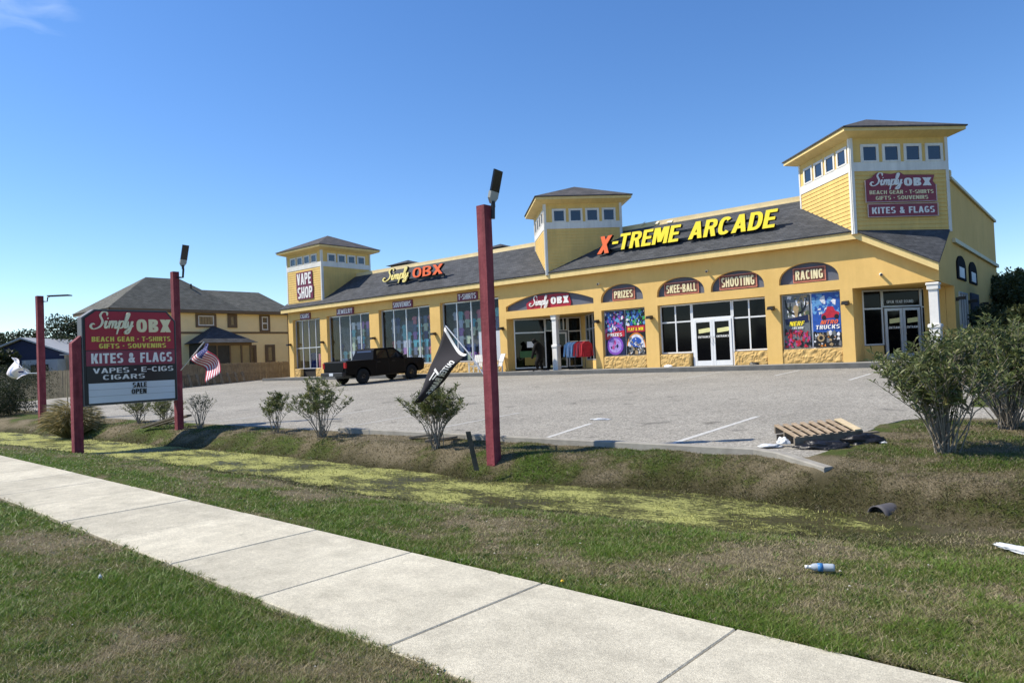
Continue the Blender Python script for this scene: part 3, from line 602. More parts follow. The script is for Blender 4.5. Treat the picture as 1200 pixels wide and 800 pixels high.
# parking lot sheet (planar)
def Lp(x,y,dz=0): return (x,y,lotz(y)+dz)
poly=[(-48.5,11.2),(-42,11.0),(-36,10.4),(-28,9.75),(-24,9.56),(-3.45,9.5),(-2.98,9.2),(-2.76,9.3),(-2.95,11.86),(-2.85,12.9),(-2.72,13.4),(-2.2,13.75),(-1.6,13.85),(-1.1,13.75),(30,13.6),(30,17.2),(2,17.2),(0,17.4),(-1.48,18.9),(-1.93,19.7),(-2.6,22.5),(-3.2,27.6),(-47,27.6),(-47,34),(-50.6,34)]
mb=MB(); mb.prism([Lp(*p) for p in poly],(0,0,-.07)); lot=mb.build('parking_lot',ASPH); lot['kind']='structure'
# grass edge creeping: island kerbless edge; lot painted lines
def line_on_lot(x0,y0,x1,y1,wd=.1):
    mb=MB(); n=max(2,int(abs(y1-y0)/.1)); vs=[]; fs=[]
    for i in range(n+1):
        t=i/n; x=x0+(x1-x0)*t; y=y0+(y1-y0)*t; a=wd/2*random.uniform(.8,1.1); vs+= [Lp(x-a,y,.004),Lp(x+a,y,.004)]
        if i: fs.append((2*i-2,2*i-1,2*i+1,2*i))
    mb.add(vs,fs); return mb.build('painted_line',LINE,lot_marks)
LINE=M('worn_line_paint',(.62,.61,.57),.8,.2,14,col2=(.42,.41,.38))
LINEF=M('faded_line_paint',(.40,.385,.35),.85,.2,9,col2=(.47,.455,.42))
lot_marks=bpy.data.objects.new('lot_markings',None); COL.objects.link(lot_marks); lot_marks.location=(-10,15,.3); WL[lot_marks]=Vector((-10,15,.3)); lot_marks['kind']='structure'
for (a,b,c,d) in [(-7.62,9.75,-7.98,11.85),(-5.25,9.8,-5.23,13.45),(-5.8,21.9,-5.8,24.3),(-8.75,24.2,-8.75,26.7),(-5.85,24.8,-5.85,26.9),(-2.9+.0,24.2,-3.3,26.6)]: line_on_lot(a,b,c,d)
LINE=LINEF
for x in (-10.9,-13.6,-16.4,-19.2): line_on_lot(x,9.8,x-.05,13.2)
for k in range(2,13): line_on_lot(-5.85-2.95*k,23.8,-5.85-2.95*k,26.9)

# kerbs
def kerb(name,pts,wd,ztop,zbot,mat,bev=.015,zf=None):
    mb=MB()
    P3=[Vector((x,y,0)) for x,y in pts]
    vs=[];fs=[]
    for i,p in enumerate(P3):
        a=P3[max(i-1,0)]; b=P3[min(i+1,len(P3)-1)]; t=(b-a).normalized(); n=Vector((-t.y,t.x,0))
        zt=ztop if zf is None else zf(p.x,p.y)
        for off,z in ((0,zbot),(0,zt-bev),(bev,zt),(wd-bev,zt),(wd,zt-bev),(wd,zbot)): q=p+n*off; vs.append((q.x,q.y,z))
        if i:
            o=(i-1)*6
            for k in range(5): fs.append((o+k,o+k+1,o+7+k,o+6+k))
    fs.append(tuple(range(6))); e=(len(P3)-1)*6; fs.append(tuple(e+k for k in range(5,-1,-1)))
    mb.add(vs,fs); o=mb.build(name,mat); o['kind']='structure'; return o
kerb('lot_kerb',[(-13,9.46)]+[(x,9.42) for x in np.arange(-12.1,-4,.9)]+[(-3.75,9.42),(-3.4,9.32),(-2.68,8.86)],.14,0,-.1,KERBC,zf=lambda x,y:.255-.11*max(0,min(1,(x+3.6))))
kerb('drive_kerb',[(30,17.0),(2,17.0),(0,17.25),(-.9,17.9),(-1.55,18.8),(-2.03,19.7),(-2.7,22.5),(-3.3,27.35)][::-1],.16,0,-.1,KERBC,zf=lambda x,y:lotz(min(y,27))+.14)

# walkway in front of the shops
mb=MB(); mb.box(-45.6,-3.7,27.36,33.2,.3,.927); o=mb.build('shop_walkway',WALKC); o['kind']='structure'
kerb('shop_kerb',[(-46,27.2),(-3.6,27.2)],.165,.935,.4,KERBD)
# road behind the camera
mb=MB(); mb.box(-400,400,-11,-3.2,-.5,.02); o=mb.build('road',ASPH); o['kind']='structure'

# ================================================================ SHOP BUILDING
ZF=.93; YF=28.8
B=thing('shop_building',(-25,34,ZF),'long yellow stucco shop and arcade building with three square towers and charcoal roof','building')
XL,XR=-45.0,-4.5
wm=MB()
ZT=5.62
piersL=[(-45.0,-44.45),(-41.2,-40.42),(-35.9,-34.97),(-30.35,-29.5),(-25.0,-24.5)]
for a,b in piersL: wm.box(a,b,YF,YF+.35,ZF,4.96)
wm.box(XL,-24.5,YF,YF+.35,4.96,ZT)
piersR=[(-18.95,-18.53),(-16.2,-15.54),(-10.67,-10.07),(-7.8,-7.35)]
for a,b in piersR: wm.box(a,b,YF,YF+.35,ZF,3.7)
def arch_seg(x0,x1,zb,zs,zp,ztop,y0,y1,n=18,mb=None):
    # wall above the spring line with an elliptical hole between x0,x1 (bottom of hole zb)
    cx=(x0+x1)/2; a=(x1-x0)/2
    pts=[(cx-a*math.cos(math.pi*i/n), zs+(zp-zs)*math.sin(math.pi*i/n)) for i in range(n+1)]
    for i in range(n):
        (xa,za),(xb,zb_)=pts[i],pts[i+1]
        vs=[(xa,y0,za),(xb,y0,zb_),(xb,y0,ztop),(xa,y0,ztop),(xa,y1,za),(xb,y1,zb_),(xb,y1,ztop),(xa,y1,ztop)]
        mb.add(vs,[(0,1,2,3),(7,6,5,4),(0,4,5,1)])
def seg_arc(x0,x1,zs,zp,n=18):
    c=(x1-x0)/2; h=zp-zs; r=(c*c+h*h)/(2*h); cx=(x0+x1)/2; cz=zp-r; t=math.asin(c/r)
    return [(cx+r*math.sin(-t+2*t*i/n), cz+r*math.cos(-t+2*t*i/n)) for i in range(n+1)]
arches=[(-24.5,-18.95,4.09,4.34,4.87,'seg'),(-18.53,-16.25,4.07,4.16,4.87,'el'),(-15.54,-13.26,4.07,4.16,4.87,'el'),(-12.97,-10.67,4.07,4.16,4.87,'el'),(-10.07,-7.8,4.07,4.16,4.87,'el')]
segs=[]
cur=-24.5
panels=[]
for (a,b,zb,zs,zp,kind) in arches:
    if a>cur+1e-6: wm.box(cur,a,YF,YF+.35,3.7,ZT)
    wm.box(a,b,YF,YF+.35,3.7,zb)
    if kind=='seg':
        pts=seg_arc(a,b,zs,zp)
    else:
        n=20; cx=(a+b)/2; c=(b-a)/2
        pts=[(cx-c*math.cos(math.pi*i/n), zs+(zp-zs)*math.sin(math.pi*i/n)**.9) for i in range(n+1)]
    for i in range(len(pts)-1):
        (xa,za),(xb,zb_)=pts[i],pts[i+1]
        wm.add([(xa,YF,za),(xb,YF,zb_),(xb,YF,ZT),(xa,YF,ZT),(xa,YF+.35,za),(xb,YF+.35,zb_),(xb,YF+.35,ZT),(xa,YF+.35,ZT)],[(0,1,2,3),(7,6,5,4),(0,4,5,1)])
    panels.append((a,b,zb,pts)); cur=b
# right end: wall with raking top over the corner porch
wm.box(cur,-7.35,YF,YF+.35,3.7,ZT)
wm.prism([(-7.35,YF,3.7),(-4.5,YF,3.7),(-4.5,YF,4.42),(-6.95,YF,5.62),(-7.35,YF,5.62)],(0,.35,0))
# side wall
wm.prism([(-4.5,YF+.35,3.67),(-4.5,31.9,3.67),(-4.5,31.9,ZF),(-4.5,46,ZF),(-4.5,46,7.8),(-4.5,31.5,7.8),(-4.5,31.15,5.78),(-4.5,YF+.35,4.6)],(-.3,0,0))
wm.box(-45,-44.7,YF+.35,46,ZF,7.8); wm.box(-44.7,-4.8,45.7,46,ZF,7.8)
wall=wm.build('wall',STUCCO,B)
# arched slate panels behind the arches
for a,b,zb,pts in panels:
    mb=MB(); poly=[(a-.05,YF+.18,zb-.05)]+[(x,YF+.18,z+.04) for x,z in [(a-.05,pts[0][1])]+pts[1:-1]+[(b+.05,pts[-1][1])]]+[(b+.05,YF+.18,zb-.05)]
    mb.prism(poly,(0,.04,0)); mb.build('arch_panel',SLATE,B)
# stone bases under windows
def stone_base(x0,x1,y=YF+.04,z1=1.48):
    mb=MB(); nx_=max(4,int((x1-x0)/.06)); nz_=9; r=random.Random(x0)
    hh=lambda i,j: .0 if i in (0,nx_) or j in (0,nz_) else -(mnoise.noise(Vector((x0+i*.30,j*.42,3)))*.05+mnoise.noise(Vector((x0+i*.9,j*.8,8)))*.035+.02)
    vs=[(x0+(x1-x0)*i/nx_, y+hh(i,j), ZF+(z1-ZF)*j/nz_) for j in range(nz_+1) for i in range(nx_+1)]
    fs=[(j*(nx_+1)+i,j*(nx_+1)+i+1,(j+1)*(nx_+1)+i+1,(j+1)*(nx_+1)+i) for j in range(nz_) for i in range(nx_)]
    mb.add(vs,fs); mb.box(x0,x1,y,y+.25,ZF,z1-.001); mb.build('stone_base',STONE,B)
for a,b in [(-40.42,-35.9),(-34.97,-30.35),(-29.5,-25.0),(-44.45,-43.75),(-41.9,-41.2),(-18.53,-16.2),(-15.54,-14.07),(-12.08,-10.67),(-10.07,-7.8)]: stone_base(a,b,z1=1.5)
# eaves fascia, soffit, mansard roofs
mb=MB(); mb.box(-45.35,-7.02,28.44,28.50,5.49,5.76); mb.build('fascia',FASC,B)
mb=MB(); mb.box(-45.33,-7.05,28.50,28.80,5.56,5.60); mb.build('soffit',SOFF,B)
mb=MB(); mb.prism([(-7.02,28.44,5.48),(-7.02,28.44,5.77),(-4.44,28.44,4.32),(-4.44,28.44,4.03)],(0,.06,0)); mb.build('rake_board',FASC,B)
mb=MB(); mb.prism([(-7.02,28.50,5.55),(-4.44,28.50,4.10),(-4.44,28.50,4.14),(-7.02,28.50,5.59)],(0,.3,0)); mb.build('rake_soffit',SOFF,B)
s62=.62; zr=lambda y: 5.80+s62*(y-28.38)
mb=MB()
mb.prism([(-45.45,28.38,5.80),(-7.03,28.38,5.80),(-7.03,31.8,zr(31.8)),(-45.45,31.8,zr(31.8))],(0,.02,-.05))
mb.build('mansard_roof',SHG,B)
mb=MB(); mb.prism([(-7.03,28.36,5.80),(-4.40,28.36,4.33),(-4.40,31.1,5.81)],(0,.02,-.05)); mb.build('corner_roof',SHG,B)
mb=MB(); mb.box(-41.0,-4.4,31.78,32.05,7.93,8.12); mb.box(-41.0,-4.4,31.74,31.90,7.84,7.925); mb.build('parapet_cap',CREAM,B)
mb=MB(); mb.box(-4.62,-4.40,32.1,46.1,7.805,7.92); mb.box(-4.495,-4.38,32.0,46.05,5.36,5.52); mb.build('side_trim',M('side_trim_pale',(.66,.60,.42),.7,.05),B)
mb=MB(); mb.box(-44.7,-4.8,32.05,45.7,7.5,7.6); mb.build('flat_roof',M('roof_membrane',(.3,.3,.29),.9),B)
for x,wd in ((-49.2+3.3,0),(-36.0,2.2)):
    if wd: 
        mb=MB(); mb.box(x-1.0,x+1.0,41,43,7.6,10.15); mb.add([(x-1.3,40.7,10.1),(x+1.3,40.7,10.1),(x+1.3,43.3,10.1),(x-1.3,43.3,10.1),(x,42,10.55)],[(0,1,4),(1,2,4),(2,3,4),(3,0,4),(3,2,1,0)]); mb.build('rear_roof_turret',SHG,B)
mb=MB(); x=-43.4; mb.box(x-1,x+1,38,40,7.6,9.55); mb.add([(x-1.3,37.7,9.5),(x+1.3,37.7,9.5),(x+1.3,40.3,9.5),(x-1.3,40.3,9.5),(x,39,9.95)],[(0,1,4),(1,2,4),(2,3,4),(3,0,4),(3,2,1,0)]); 
mb.build('rear_roof_turret',SHG,B)
# bent flashing scraps by the middle tower
mb=MB()
for i in range(3):
    x=-17.9+i*.75; z=8.08+random.uniform(-.03,.05); a=random.uniform(-.12,.12); mb.add([(x,31.72,z-.12),(x+.28,31.68,z-.1+a),(x+.33,31.8,z+.05+a),(x+.03,31.85,z+.04)],[(0,1,2,3)])
split_build(mb,'bent_flashing',M('flashing_cream',(.8,.72,.5),.5),B)

# ---- towers
def lap(mb,O,r,w,z0,z1,dz=.155,clip=None):
    O=Vector(O); r=Vector(r); n=r.cross(Vector(EZ)); k=int(round((z1-z0)/dz)); dz=(z1-z0)/k
    for i in range(k):
        a=z0+i*dz; b=a+dz
        p=[O+r*t+n*d+Vector((0,0,z)) for t,d,z in ((0,.022,a),(w,.022,a),(w,.002,b),(0,.002,b))]
        q_=[O+r*t+n*d+Vector((0,0,a)) for t,d in ((0,.002),(w,.002))]
        mb.add(p+q_,[(0,1,2,3),(4,5,1,0)])
def tower(corner,rdir,S,zbase,zband,zwt,zeave,apex,ov=.5,name='tower',lower=False,winw=.50):
    c=Vector((corner[0],corner[1],0)); r=Vector(rdir); b=Vector((-r.y,r.x,0))    # r: along front(right) face, b: into
    body=MB()
    P=lambda t,d,z: c+r*t+b*d+Vector((0,0,z))
    body.add([P(0,0,zbase),P(S,0,zbase),P(S,S,zbase),P(0,S,zbase),P(0,0,zeave-.02),P(S,0,zeave-.02),P(S,S,zeave-.02),P(0,S,zeave-.02)],[(0,3,2,1),(4,5,6,7),(0,1,5,4),(1,2,6,5),(2,3,7,6),(3,0,4,7)])
    tw=body.build('tower',SIDE,B)
    sid=MB(); lap(sid,P(0,0,0),r,S,zbase,zband); lap(sid,P(0,S,0),-b,S,zbase,zband); lap(sid,P(S,0,0),b,S,zbase,zband)
    so=sid.build('siding_boards',SIDE,tw); so['kind']='stuff'
    # band, corner boards
    tr=MB(); zb2=zband+.33
    for O,d in ((P(0,0,0),r),(P(0,S,0),-b),(P(S,0,0),b)):
        n=d.cross(Vector(EZ)); tr.fbox(O+Vector((0,0,zband))-d*.0,d,EZ,n,S,zb2-zband,.03)
        tr.fbox(O+d*.0+Vector((0,0,zbase)),d,EZ,n,.11,zband-zbase,.035); tr.fbox(O+d*(S-.11)+Vector((0,0,zbase)),d,EZ,n,.11,zband-zbase,.035)
        tr.fbox(O+Vector((0,0,zb2)),d,EZ,n,.10,zeave-zb2,.035); tr.fbox(O+d*(S-.10)+Vector((0,0,zb2)),d,EZ,n,.10,zeave-zb2,.035)
    tr.build('corner_boards',WHT,tw)
    for O,d in ((P(0,0,0),r),(P(0,S,0),-b),(P(S,0,0),b)):
        n=d.cross(Vector(EZ))
        for k in range(4):
            t0=.50+k*.845 - (.0 if S<4 else -.07); wb=MB(); z0=zb2+.0; z1=zwt
            ww=winw; f=.10; 
            O2=O+d*(t0-f)+Vector((0,0,z0))
            wb.fbox(O2,d,EZ,n,f,z1-z0+f,.04,0); wb.fbox(O2+d*(ww+f),d,EZ,n,f,z1-z0+f,.04,0)
            wb.fbox(O2+d*f+Vector((0,0,z1-z0)),d,EZ,n,ww,f,.04,0); wb.fbox(O2+d*f,d,EZ,n,ww,.06,.045,0)
            wb.fbox(O2+d*f+Vector((0,0,.06)),d,EZ,n,ww,z1-z0-.06,.012,1)
            wb.build('window',[WHT,TWGL],tw)
    rf=MB(); e=[P(-ov,-ov,0),P(S+ov,-ov,0),P(S+ov,S+ov,0),P(-ov,S+ov,0)]; ap=P(S/2,S/2,apex)
    up=[p+Vector((0,0,zeave+.17)) for p in e]; dn=[p+Vector((0,0,zeave+.12)) for p in e]
    rf.add(up+[ap]+dn,[(0,1,4),(1,2,4),(2,3,4),(3,0,4),(0,5,6,1),(1,6,7,2),(2,7,8,3),(3,8,5,0),(8,7,6,5)])
    rf.build('tower_roof',SHGT,tw)
    fa=MB()
    for i in range(4):
        p=e[i]; q_=e[(i+1)%4]; d=(q_-p).normalized(); n=d.cross(Vector(EZ)); ln=(q_-p).length
        fa.fbox(p+d*.05-n*.05+Vector((0,0,zeave-.0)),d,EZ,-n,ln-.1-(.03),.119,.03,0)
        # sloped soffit board
        O1=p+Vector((0,0,zeave)); inn=ov-.02
        fa.add([p+d*.05-n*.06+Vector((0,0,zeave)),q_-d*.05-n*.06+Vector((0,0,zeave)),q_-d*ov-n*ov+Vector((0,0,zeave-.16)),p+d*ov-n*ov+Vector((0,0,zeave-.16))],[(0,1,2,3)])
    fa.build('tower_fascia',FASC,tw)
    return tw
QD=(Q,Q,0)
tA=tower((-45.15,28.93),(1,0,0),4.2,6.05,8.45,9.28,9.72,11.05,ov=.55,winw=.50)
tB=tower((-21.37,28.36),QD,3.93,5.66,7.98,8.88,9.38,10.55,ov=.5)
tC=tower((-7.06,28.32),QD,3.82,5.66,7.98,8.88,9.36,10.55,ov=.5)

# ---- storefront glazing
def storefront(O,r,xs_,zs_,frame,glassm,ft=.06,fd=.08,skip=(),name='window',gd=.03,parent=None):
    """xs_: distances of mullion centres along r; zs_: heights of rails. frame part with pane sub-parts"""
    O=Vector(O); r=Vector(r); n=r.cross(Vector(EZ)); fr=MB(); parent=parent or B
    for x in xs_: fr.fbox(O+r*(x-ft/2)+Vector((0,0,zs_[0]))-n*fd,r,EZ,n,ft,zs_[-1]-zs_[0],fd)
    for j,z in enumerate(zs_):
        for i in range(len(xs_)-1):
            if (i,j) in skip: continue
            fr.fbox(O+r*(xs_[i]+ft/2)+Vector((0,0,min(max(z-ft/2,zs_[0]),zs_[-1]-ft)))-n*(fd-.004),r,EZ,n,xs_[i+1]-xs_[i]-ft,ft,fd-.01)
    f=fr.build(name,frame,parent)
    for i in range(len(xs_)-1):
        for j in range(len(zs_)-1):
            if ('p',i,j) in skip: continue
            p=MB(); p.fbox(O+r*(xs_[i]+ft/2-.01)+Vector((0,0,zs_[j]+.02))-n*(fd/2+.012),r,EZ,n,xs_[i+1]-xs_[i]-ft+.02,zs_[j+1]-zs_[j]-.04,.012); p.build('pane',glassm,f)
    return f
YG=YF+.22
# left wing
storefront((-44.45,YG,0),EX,[.03,.83,1.62,2.42,3.22],[1.48,2.95,4.93],ALU,GLASS,skip=set())
for k in (0,3): pass
mb=MB()
mb.box(-43.75,-41.9,YG+.1,YG+.14,ZF,1.5); mb.build('door_panel',DARKIN,B)
for a,b in [(-40.42,-35.9),(-34.97,-30.35),(-29.5,-25.0)]:
    wdt=b-a; storefront((a,YG,0),EX,[.03+ (wdt-.06)*k/4 for k in range(5)],[1.52,4.93],ALU,GLASS,ft=.07)
# prizes and racing windows (posters stand right behind the glass line)
storefront((-18.53,YG,0),EX,[.03,1.165,2.30],[1.50,3.68],WFR,GLASS,skip={('p',0,0),('p',1,0)})
storefront((-10.07,YG,0),EX,[.03,1.125,2.24],[1.50,3.68],WFR,GLASS,skip={('p',0,0),('p',1,0)})
# arcade double-bay
storefront((-15.54,YG,0),EX,[.03,.75,1.50],[1.52,2.91,3.68],WFR,BLKG,ft=.06)
storefront((-15.54,YG,0),EX,[1.56,3.33],[2.97,3.68],WFR,BLKG,ft=.05)
storefront((-15.54,YG,0),EX,[3.40,4.10,4.84],[1.52,2.91,3.68],WFR,BLKG,ft=.06)
def door(O,r,w,h,frame,gl,parent,hx,ft=.1,sticker=True):
    O=Vector(O); r=Vector(r); n=r.cross(Vector(EZ)); d=MB()
    d.fbox(O,r,EZ,n,ft,h,.07); d.fbox(O+r*(w-ft),r,EZ,n,ft,h,.07); d.fbox(O+r*ft,r,EZ,n,w-2*ft,.22,.065); d.fbox(O+r*ft+Vector((0,0,h-ft)),r,EZ,n,w-2*ft,ft,.065)
    dd=d.build('door',frame,parent)
    p=MB(); p.fbox(O+r*ft+n*.02+Vector((0,0,.22)),r,EZ,n,w-2*ft,h-.22-ft,.012); p.build('pane',gl,dd)
    hd=MB(); x=O+r*hx+n*.13; hd.tube([x+Vector((0,0,.98))-n*.07,x+Vector((0,0,.98)),x+Vector((0,0,1.25)),x+Vector((0,0,1.25))-n*.07],.013,6); hd.build('handle',ALU,dd)
    if sticker:
        s=MB(); a=O+r*(ft+.1)+n*.034+Vector((0,0,1.40)); u=(Vector(EZ)+r*.0).normalized()
        s.add([a,a+r*.5+Vector((0,0,.05)),a+r*.56+Vector((0,0,.13)),a+r*.5+Vector((0,0,.23)),a+Vector((0,0,.18))],[(0,1,2,3,4)]); s.build('arrow_sticker',M('sticker_yellow',(.72,.68,.32),.5,.05),dd)
        mbt=MB(); add_text(mbt,'ENTRANCE',O+r*(ft+.06)+n*.034+Vector((0,0,1.2)),r,EZ,.56,.09,.003,.02); mbt.build('lettering',SWHITE,dd)
    return dd
mb=MB(); mb.box(-13.98,-13.90,YG-.06,YG+.06,ZF,2.99); mb.box(-12.19,-12.11,YG-.06,YG+.06,ZF,2.99); mb.box(-13.90,-12.19,YG-.06,YG+.06,2.92,2.995); mb.build('door_frame',WFR,B)
door((-13.89,YG-.02,ZF+.01),EX,.84,1.98,WFR,BLKG,B,.78)
door((-13.04,YG-.02,ZF+.01),EX,.84,1.98,WFR,BLKG,B,.06)
# interior dark backing
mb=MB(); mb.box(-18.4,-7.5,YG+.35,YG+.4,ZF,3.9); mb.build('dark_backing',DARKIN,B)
mb=MB(); mb.box(-44.7,-25.0,33.0,33.1,ZF,5.4); mb.box(-44.7,-24.6,YF+.36,33,5.05,5.1); mb.box(-24.95,-24.85,YF+.4,33,ZF,5.0); mb.build('shop_interior',M('shop_interior_wall',(.14,.15,.17),.9,.3,1.5),B)

# entrance 1 porch (glazing on the diagonals under the middle tower)
pw=MB()
pw.fbox((-24.5,YF+.351,ZF),EY,EZ,(1,0,0),.22,3.0,.02)
qv=Vector(QD); L0=Vector((-24.5,29.35,0)); apx=Vector((-21.9,31.95,0)); ql=Vector((Q,-Q,0))
# right diagonal wall: from apex to (-18.95,29.0)
R0v=Vector((-21.9,31.95,0)); pw.prism([R0v+Vector((0,0,ZF)),R0v+ql*1.25+Vector((0,0,ZF)),R0v+ql*1.25+Vector((0,0,3.9)),R0v+Vector((0,0,3.9))],Vector((Q,Q,0))*.15)
pw.prism([R0v+ql*3.95+Vector((0,0,ZF)),R0v+ql*4.17+Vector((0,0,ZF)),R0v+ql*4.17+Vector((0,0,3.9)),R0v+ql*3.95+Vector((0,0,3.9))],Vector((Q,Q,0))*.15)
pw.prism([R0v+ql*1.25+Vector((0,0,ZF)),R0v+ql*3.95+Vector((0,0,ZF)),R0v+ql*3.95+Vector((0,0,1.35)),R0v+ql*1.25+Vector((0,0,1.35))],Vector((Q,Q,0))*.15)
split_build(pw,'porch_wall',STUCCO,B)
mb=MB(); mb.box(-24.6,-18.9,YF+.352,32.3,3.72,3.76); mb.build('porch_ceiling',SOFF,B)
storefront(L0+qv*.0,qv,[.05,1.70],[ZF+.1,2.95,3.70],ALU,DGLASS,ft=.07)
storefront(L0+qv*1.70,qv,[.04,1.02],[2.98,3.70],ALU,DGLASS,ft=.06)
storefront(L0+qv*2.10,qv,[.04,.42,.80],[2.98,3.70],ALU,DGLASS,ft=.05,name='window')
storefront(L0+qv*2.10,qv,[.06,.74],[ZF+.08,2.92],ALU,DGLASS,ft=.09,name='glass_door')
storefront(L0+qv*2.95,qv,[.03,.70],[ZF+.1,2.95,3.70],ALU,DGLASS,ft=.06)
storefront(R0v+ql*1.25,ql,[.04,.9,1.8,2.66],[1.36,2.95,3.70],ALU,DGLASS,ft=.06)
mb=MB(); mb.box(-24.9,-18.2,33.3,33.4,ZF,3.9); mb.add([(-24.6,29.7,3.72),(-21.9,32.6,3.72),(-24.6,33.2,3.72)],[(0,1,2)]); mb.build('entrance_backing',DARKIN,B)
st=MB()
def on45(t,z,w,h,mi,off=.02):
    n=qv.cross(Vector(EZ)); st.fbox(L0+qv*t+Vector((0,0,z))+n*off,qv,EZ,n,w,h,.004,mi)
on45(.7,2.15,.45,.32,0); on45(.55,1.2,.95,.42,1); on45(.3,1.62,1.1,.35,2)
st.build('window_notice',[SWHITE,M('notice_yellow',(.28,.2,.04),.6),M('notice_green',(.05,.13,.04),.6)],B)
# columns
def column(x,y,z1,s=.30):
    mb=MB(); h=s/2
    mb.box(x-h*.82,x+h*.82,y-h*.82,y+h*.82,ZF,z1); mb.bbox(x-h*1.05,x+h*1.05,y-h*1.05,y+h*1.05,ZF,ZF+1.15,.02); mb.bbox(x-h*1.25,x+h*1.25,y-h*1.25,y+h*1.25,ZF+1.15,ZF+1.27,.03)
    mb.bbox(x-h*1.1,x+h*1.1,y-h*1.1,y+h*1.1,z1-.24,z1-.08,.02); mb.bbox(x-h*1.25,x+h*1.25,y-h*1.25,y+h*1.25,z1-.08,z1-.002,.02); return mb.build('column',WHTC,B)
column(-21.45,29.02,3.715,.30); column(-4.72,28.98,3.665,.34)
# entrance 2 porch
pw=MB(); pw.box(-7.37,-7.35,YF+.351,30.12,ZF,3.7); pw.box(-5.55,-4.81,31.9,32.0,ZF,3.7)
L2=Vector((-7.35,30.1,0)); pw.prism([L2+Vector((0,0,ZF)),L2+qv*.80+Vector((0,0,ZF)),L2+qv*.80+Vector((0,0,1.5)),L2+Vector((0,0,1.5))],(-.08,.08,0))
split_build(pw,'porch_wall',STUCCO,B)
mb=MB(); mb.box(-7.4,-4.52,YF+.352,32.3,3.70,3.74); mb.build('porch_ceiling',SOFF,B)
storefront(L2,qv,[.04,.80],[1.52,2.95,3.68],ALU,BLKG,ft=.06)
storefront(L2+qv*.80,qv,[.04,1.60],[2.98,3.68],ALU,BLKG,ft=.06)
storefront(L2+qv*2.40,qv,[.04,.18],[ZF+.05,2.95,3.68],ALU,BLKG,ft=.05)
door(L2+qv*.86+Vector((0,0,ZF+.01)),qv,.72,2.0,ALU,BLKG,B,.64); door(L2+qv*1.60+Vector((0,0,ZF+.01)),qv,.72,2.0,ALU,BLKG,B,.06)
nn=qv.cross(Vector(EZ)); mb=MB(); add_text(mb,'OPEN YEAR ROUND',L2+qv*1.0+nn*.0+Vector((0,0,3.14)),qv,EZ,1.1,.11,.012,.02); mb.build('lettering',ALU,B)
# side windows
for y0,y1 in ((32.6,34.8),(35.8,38.0)):
    mb=MB(); n=12; c=(y0+y1)/2; a=(y1-y0)/2
    pts=[(c-a*math.cos(math.pi*i/n),4.55+.42*math.sin(math.pi*i/n)) for i in range(n+1)]
    mb.prism([(-4.5,y0,4.0)]+[(-4.5,y,z) for y,z in pts]+[(-4.5,y1,4.0)],(.05,0,0)); f=mb.build('arched_window',M('matte_black_frame',(.01,.01,.012),.9,0,spec=.1),B)
    mb=MB(); mb.box(-4.45,-4.435,y0+.45,y1-.55,4.08,4.50); mb.build('blind',SWHITE,f)
storefront((-4.44,32.8,0),EY,[.03,.66,1.3,1.95],[1.3,3.5],ALU,BLKG,ft=.07)
mb=MB(); mb.box(-4.5,-4.44,35.8,38.1,1.0,3.58); mb.build('blue_door',M('dark_blue_panel',(.02,.035,.07),.5),B)

# ---- things fixed to the facade
def sign_thing(name,loc,label,cat='sign',group=None): return thing(name,loc,label,cat,group)
# roof letters
T=sign_thing('roof_letter_sign',(-14.6,29.45,6.4),'big yellow and orange X-TREME ARCADE letters standing on the right half of the roof')
def roof_letters(T,chars,x0,x1,z0,z1,zslope,mfront,d=.16,shear=.22,bold=.035,gap=.07,y=29.40,back=BLACK,order=None):
    wds=[];   # natural widths
    for ch in chars:
        if ch==' ': wds.append(.38); continue
        V,Fs,mn,mx_=block_text(ch,min(.25,.14+bold*1.6)); wds.append(float(mx_[0]-mn[0])*(1.0))
    tot=sum(wds)+gap*(len(chars)-1); sx=(x1-x0)/tot; x=x0
    for i,ch in enumerate(chars):
        wd=wds[i]*sx
        if ch!=' ':
            f=(x-x0)/(x1-x0); zz=z0+zslope*f; h=z1-z0; oz=0; hh=h
            if ch=='-': oz=0; hh=h
            mf=mfront[1] if (ch=='X' and isinstance(mfront,tuple)) else (mfront[0] if isinstance(mfront,tuple) else mfront)
            mb=MB(); u=Vector((0,.12,.99)).normalized()
            O=Vector((x+shear*oz,y-(0 if ch!='X' or not isinstance(mfront,tuple) else .08),zz+oz-(0.08 if ch=='X' and isinstance(mfront,tuple) else 0)))
            if ch=='X' and isinstance(mfront,tuple): hh=h*1.12
            add_text(mb,ch,O,EX,u,wd,hh,d,bold,shear,1)
            nrm=Vector(EX).cross(u); add_text(mb,ch,O+nrm*(d+.002),EX,u,wd,hh,.02,bold,shear,0)
            mb.build('letter',[mf,back],T)
        x+=wd+gap*sx
roof_letters(T,'X-TREME ARCADE',-18.85,-10.30,6.52,7.28,-.03,(SYEL,SORG))
mb=MB(); mb.box(-18.5,-10.4,29.46,29.56,6.55,6.68); mb.box(-18.5,-10.4,29.50,29.60,6.95,7.05); mb.build('raceway',BLACK,T)
T=sign_thing('roof_letter_sign',(-32.3,29.45,6.4),'yellow script and orange block Simply OBX letters on the left half of the roof')
mb=MB(); add_script(mb,(-35.1,29.42,6.53),EX,(0,.1,.99),2.75,1.0,.1,.22,1); add_script(mb,(-35.1,29.30,6.53),EX,(0,.1,.99),2.75,1.0,.03,.19,0); mb.build('script_lettering',[SGOLD,BLACK],T)
roof_letters(T,'OBX',-32.2,-29.6,6.70,7.30,0,SORG,shear=.0,bold=.015,gap=.1)
mb=MB(); mb.box(-34.9,-29.7,29.46,29.56,6.62,6.74); mb.build('raceway',BLACK,T)
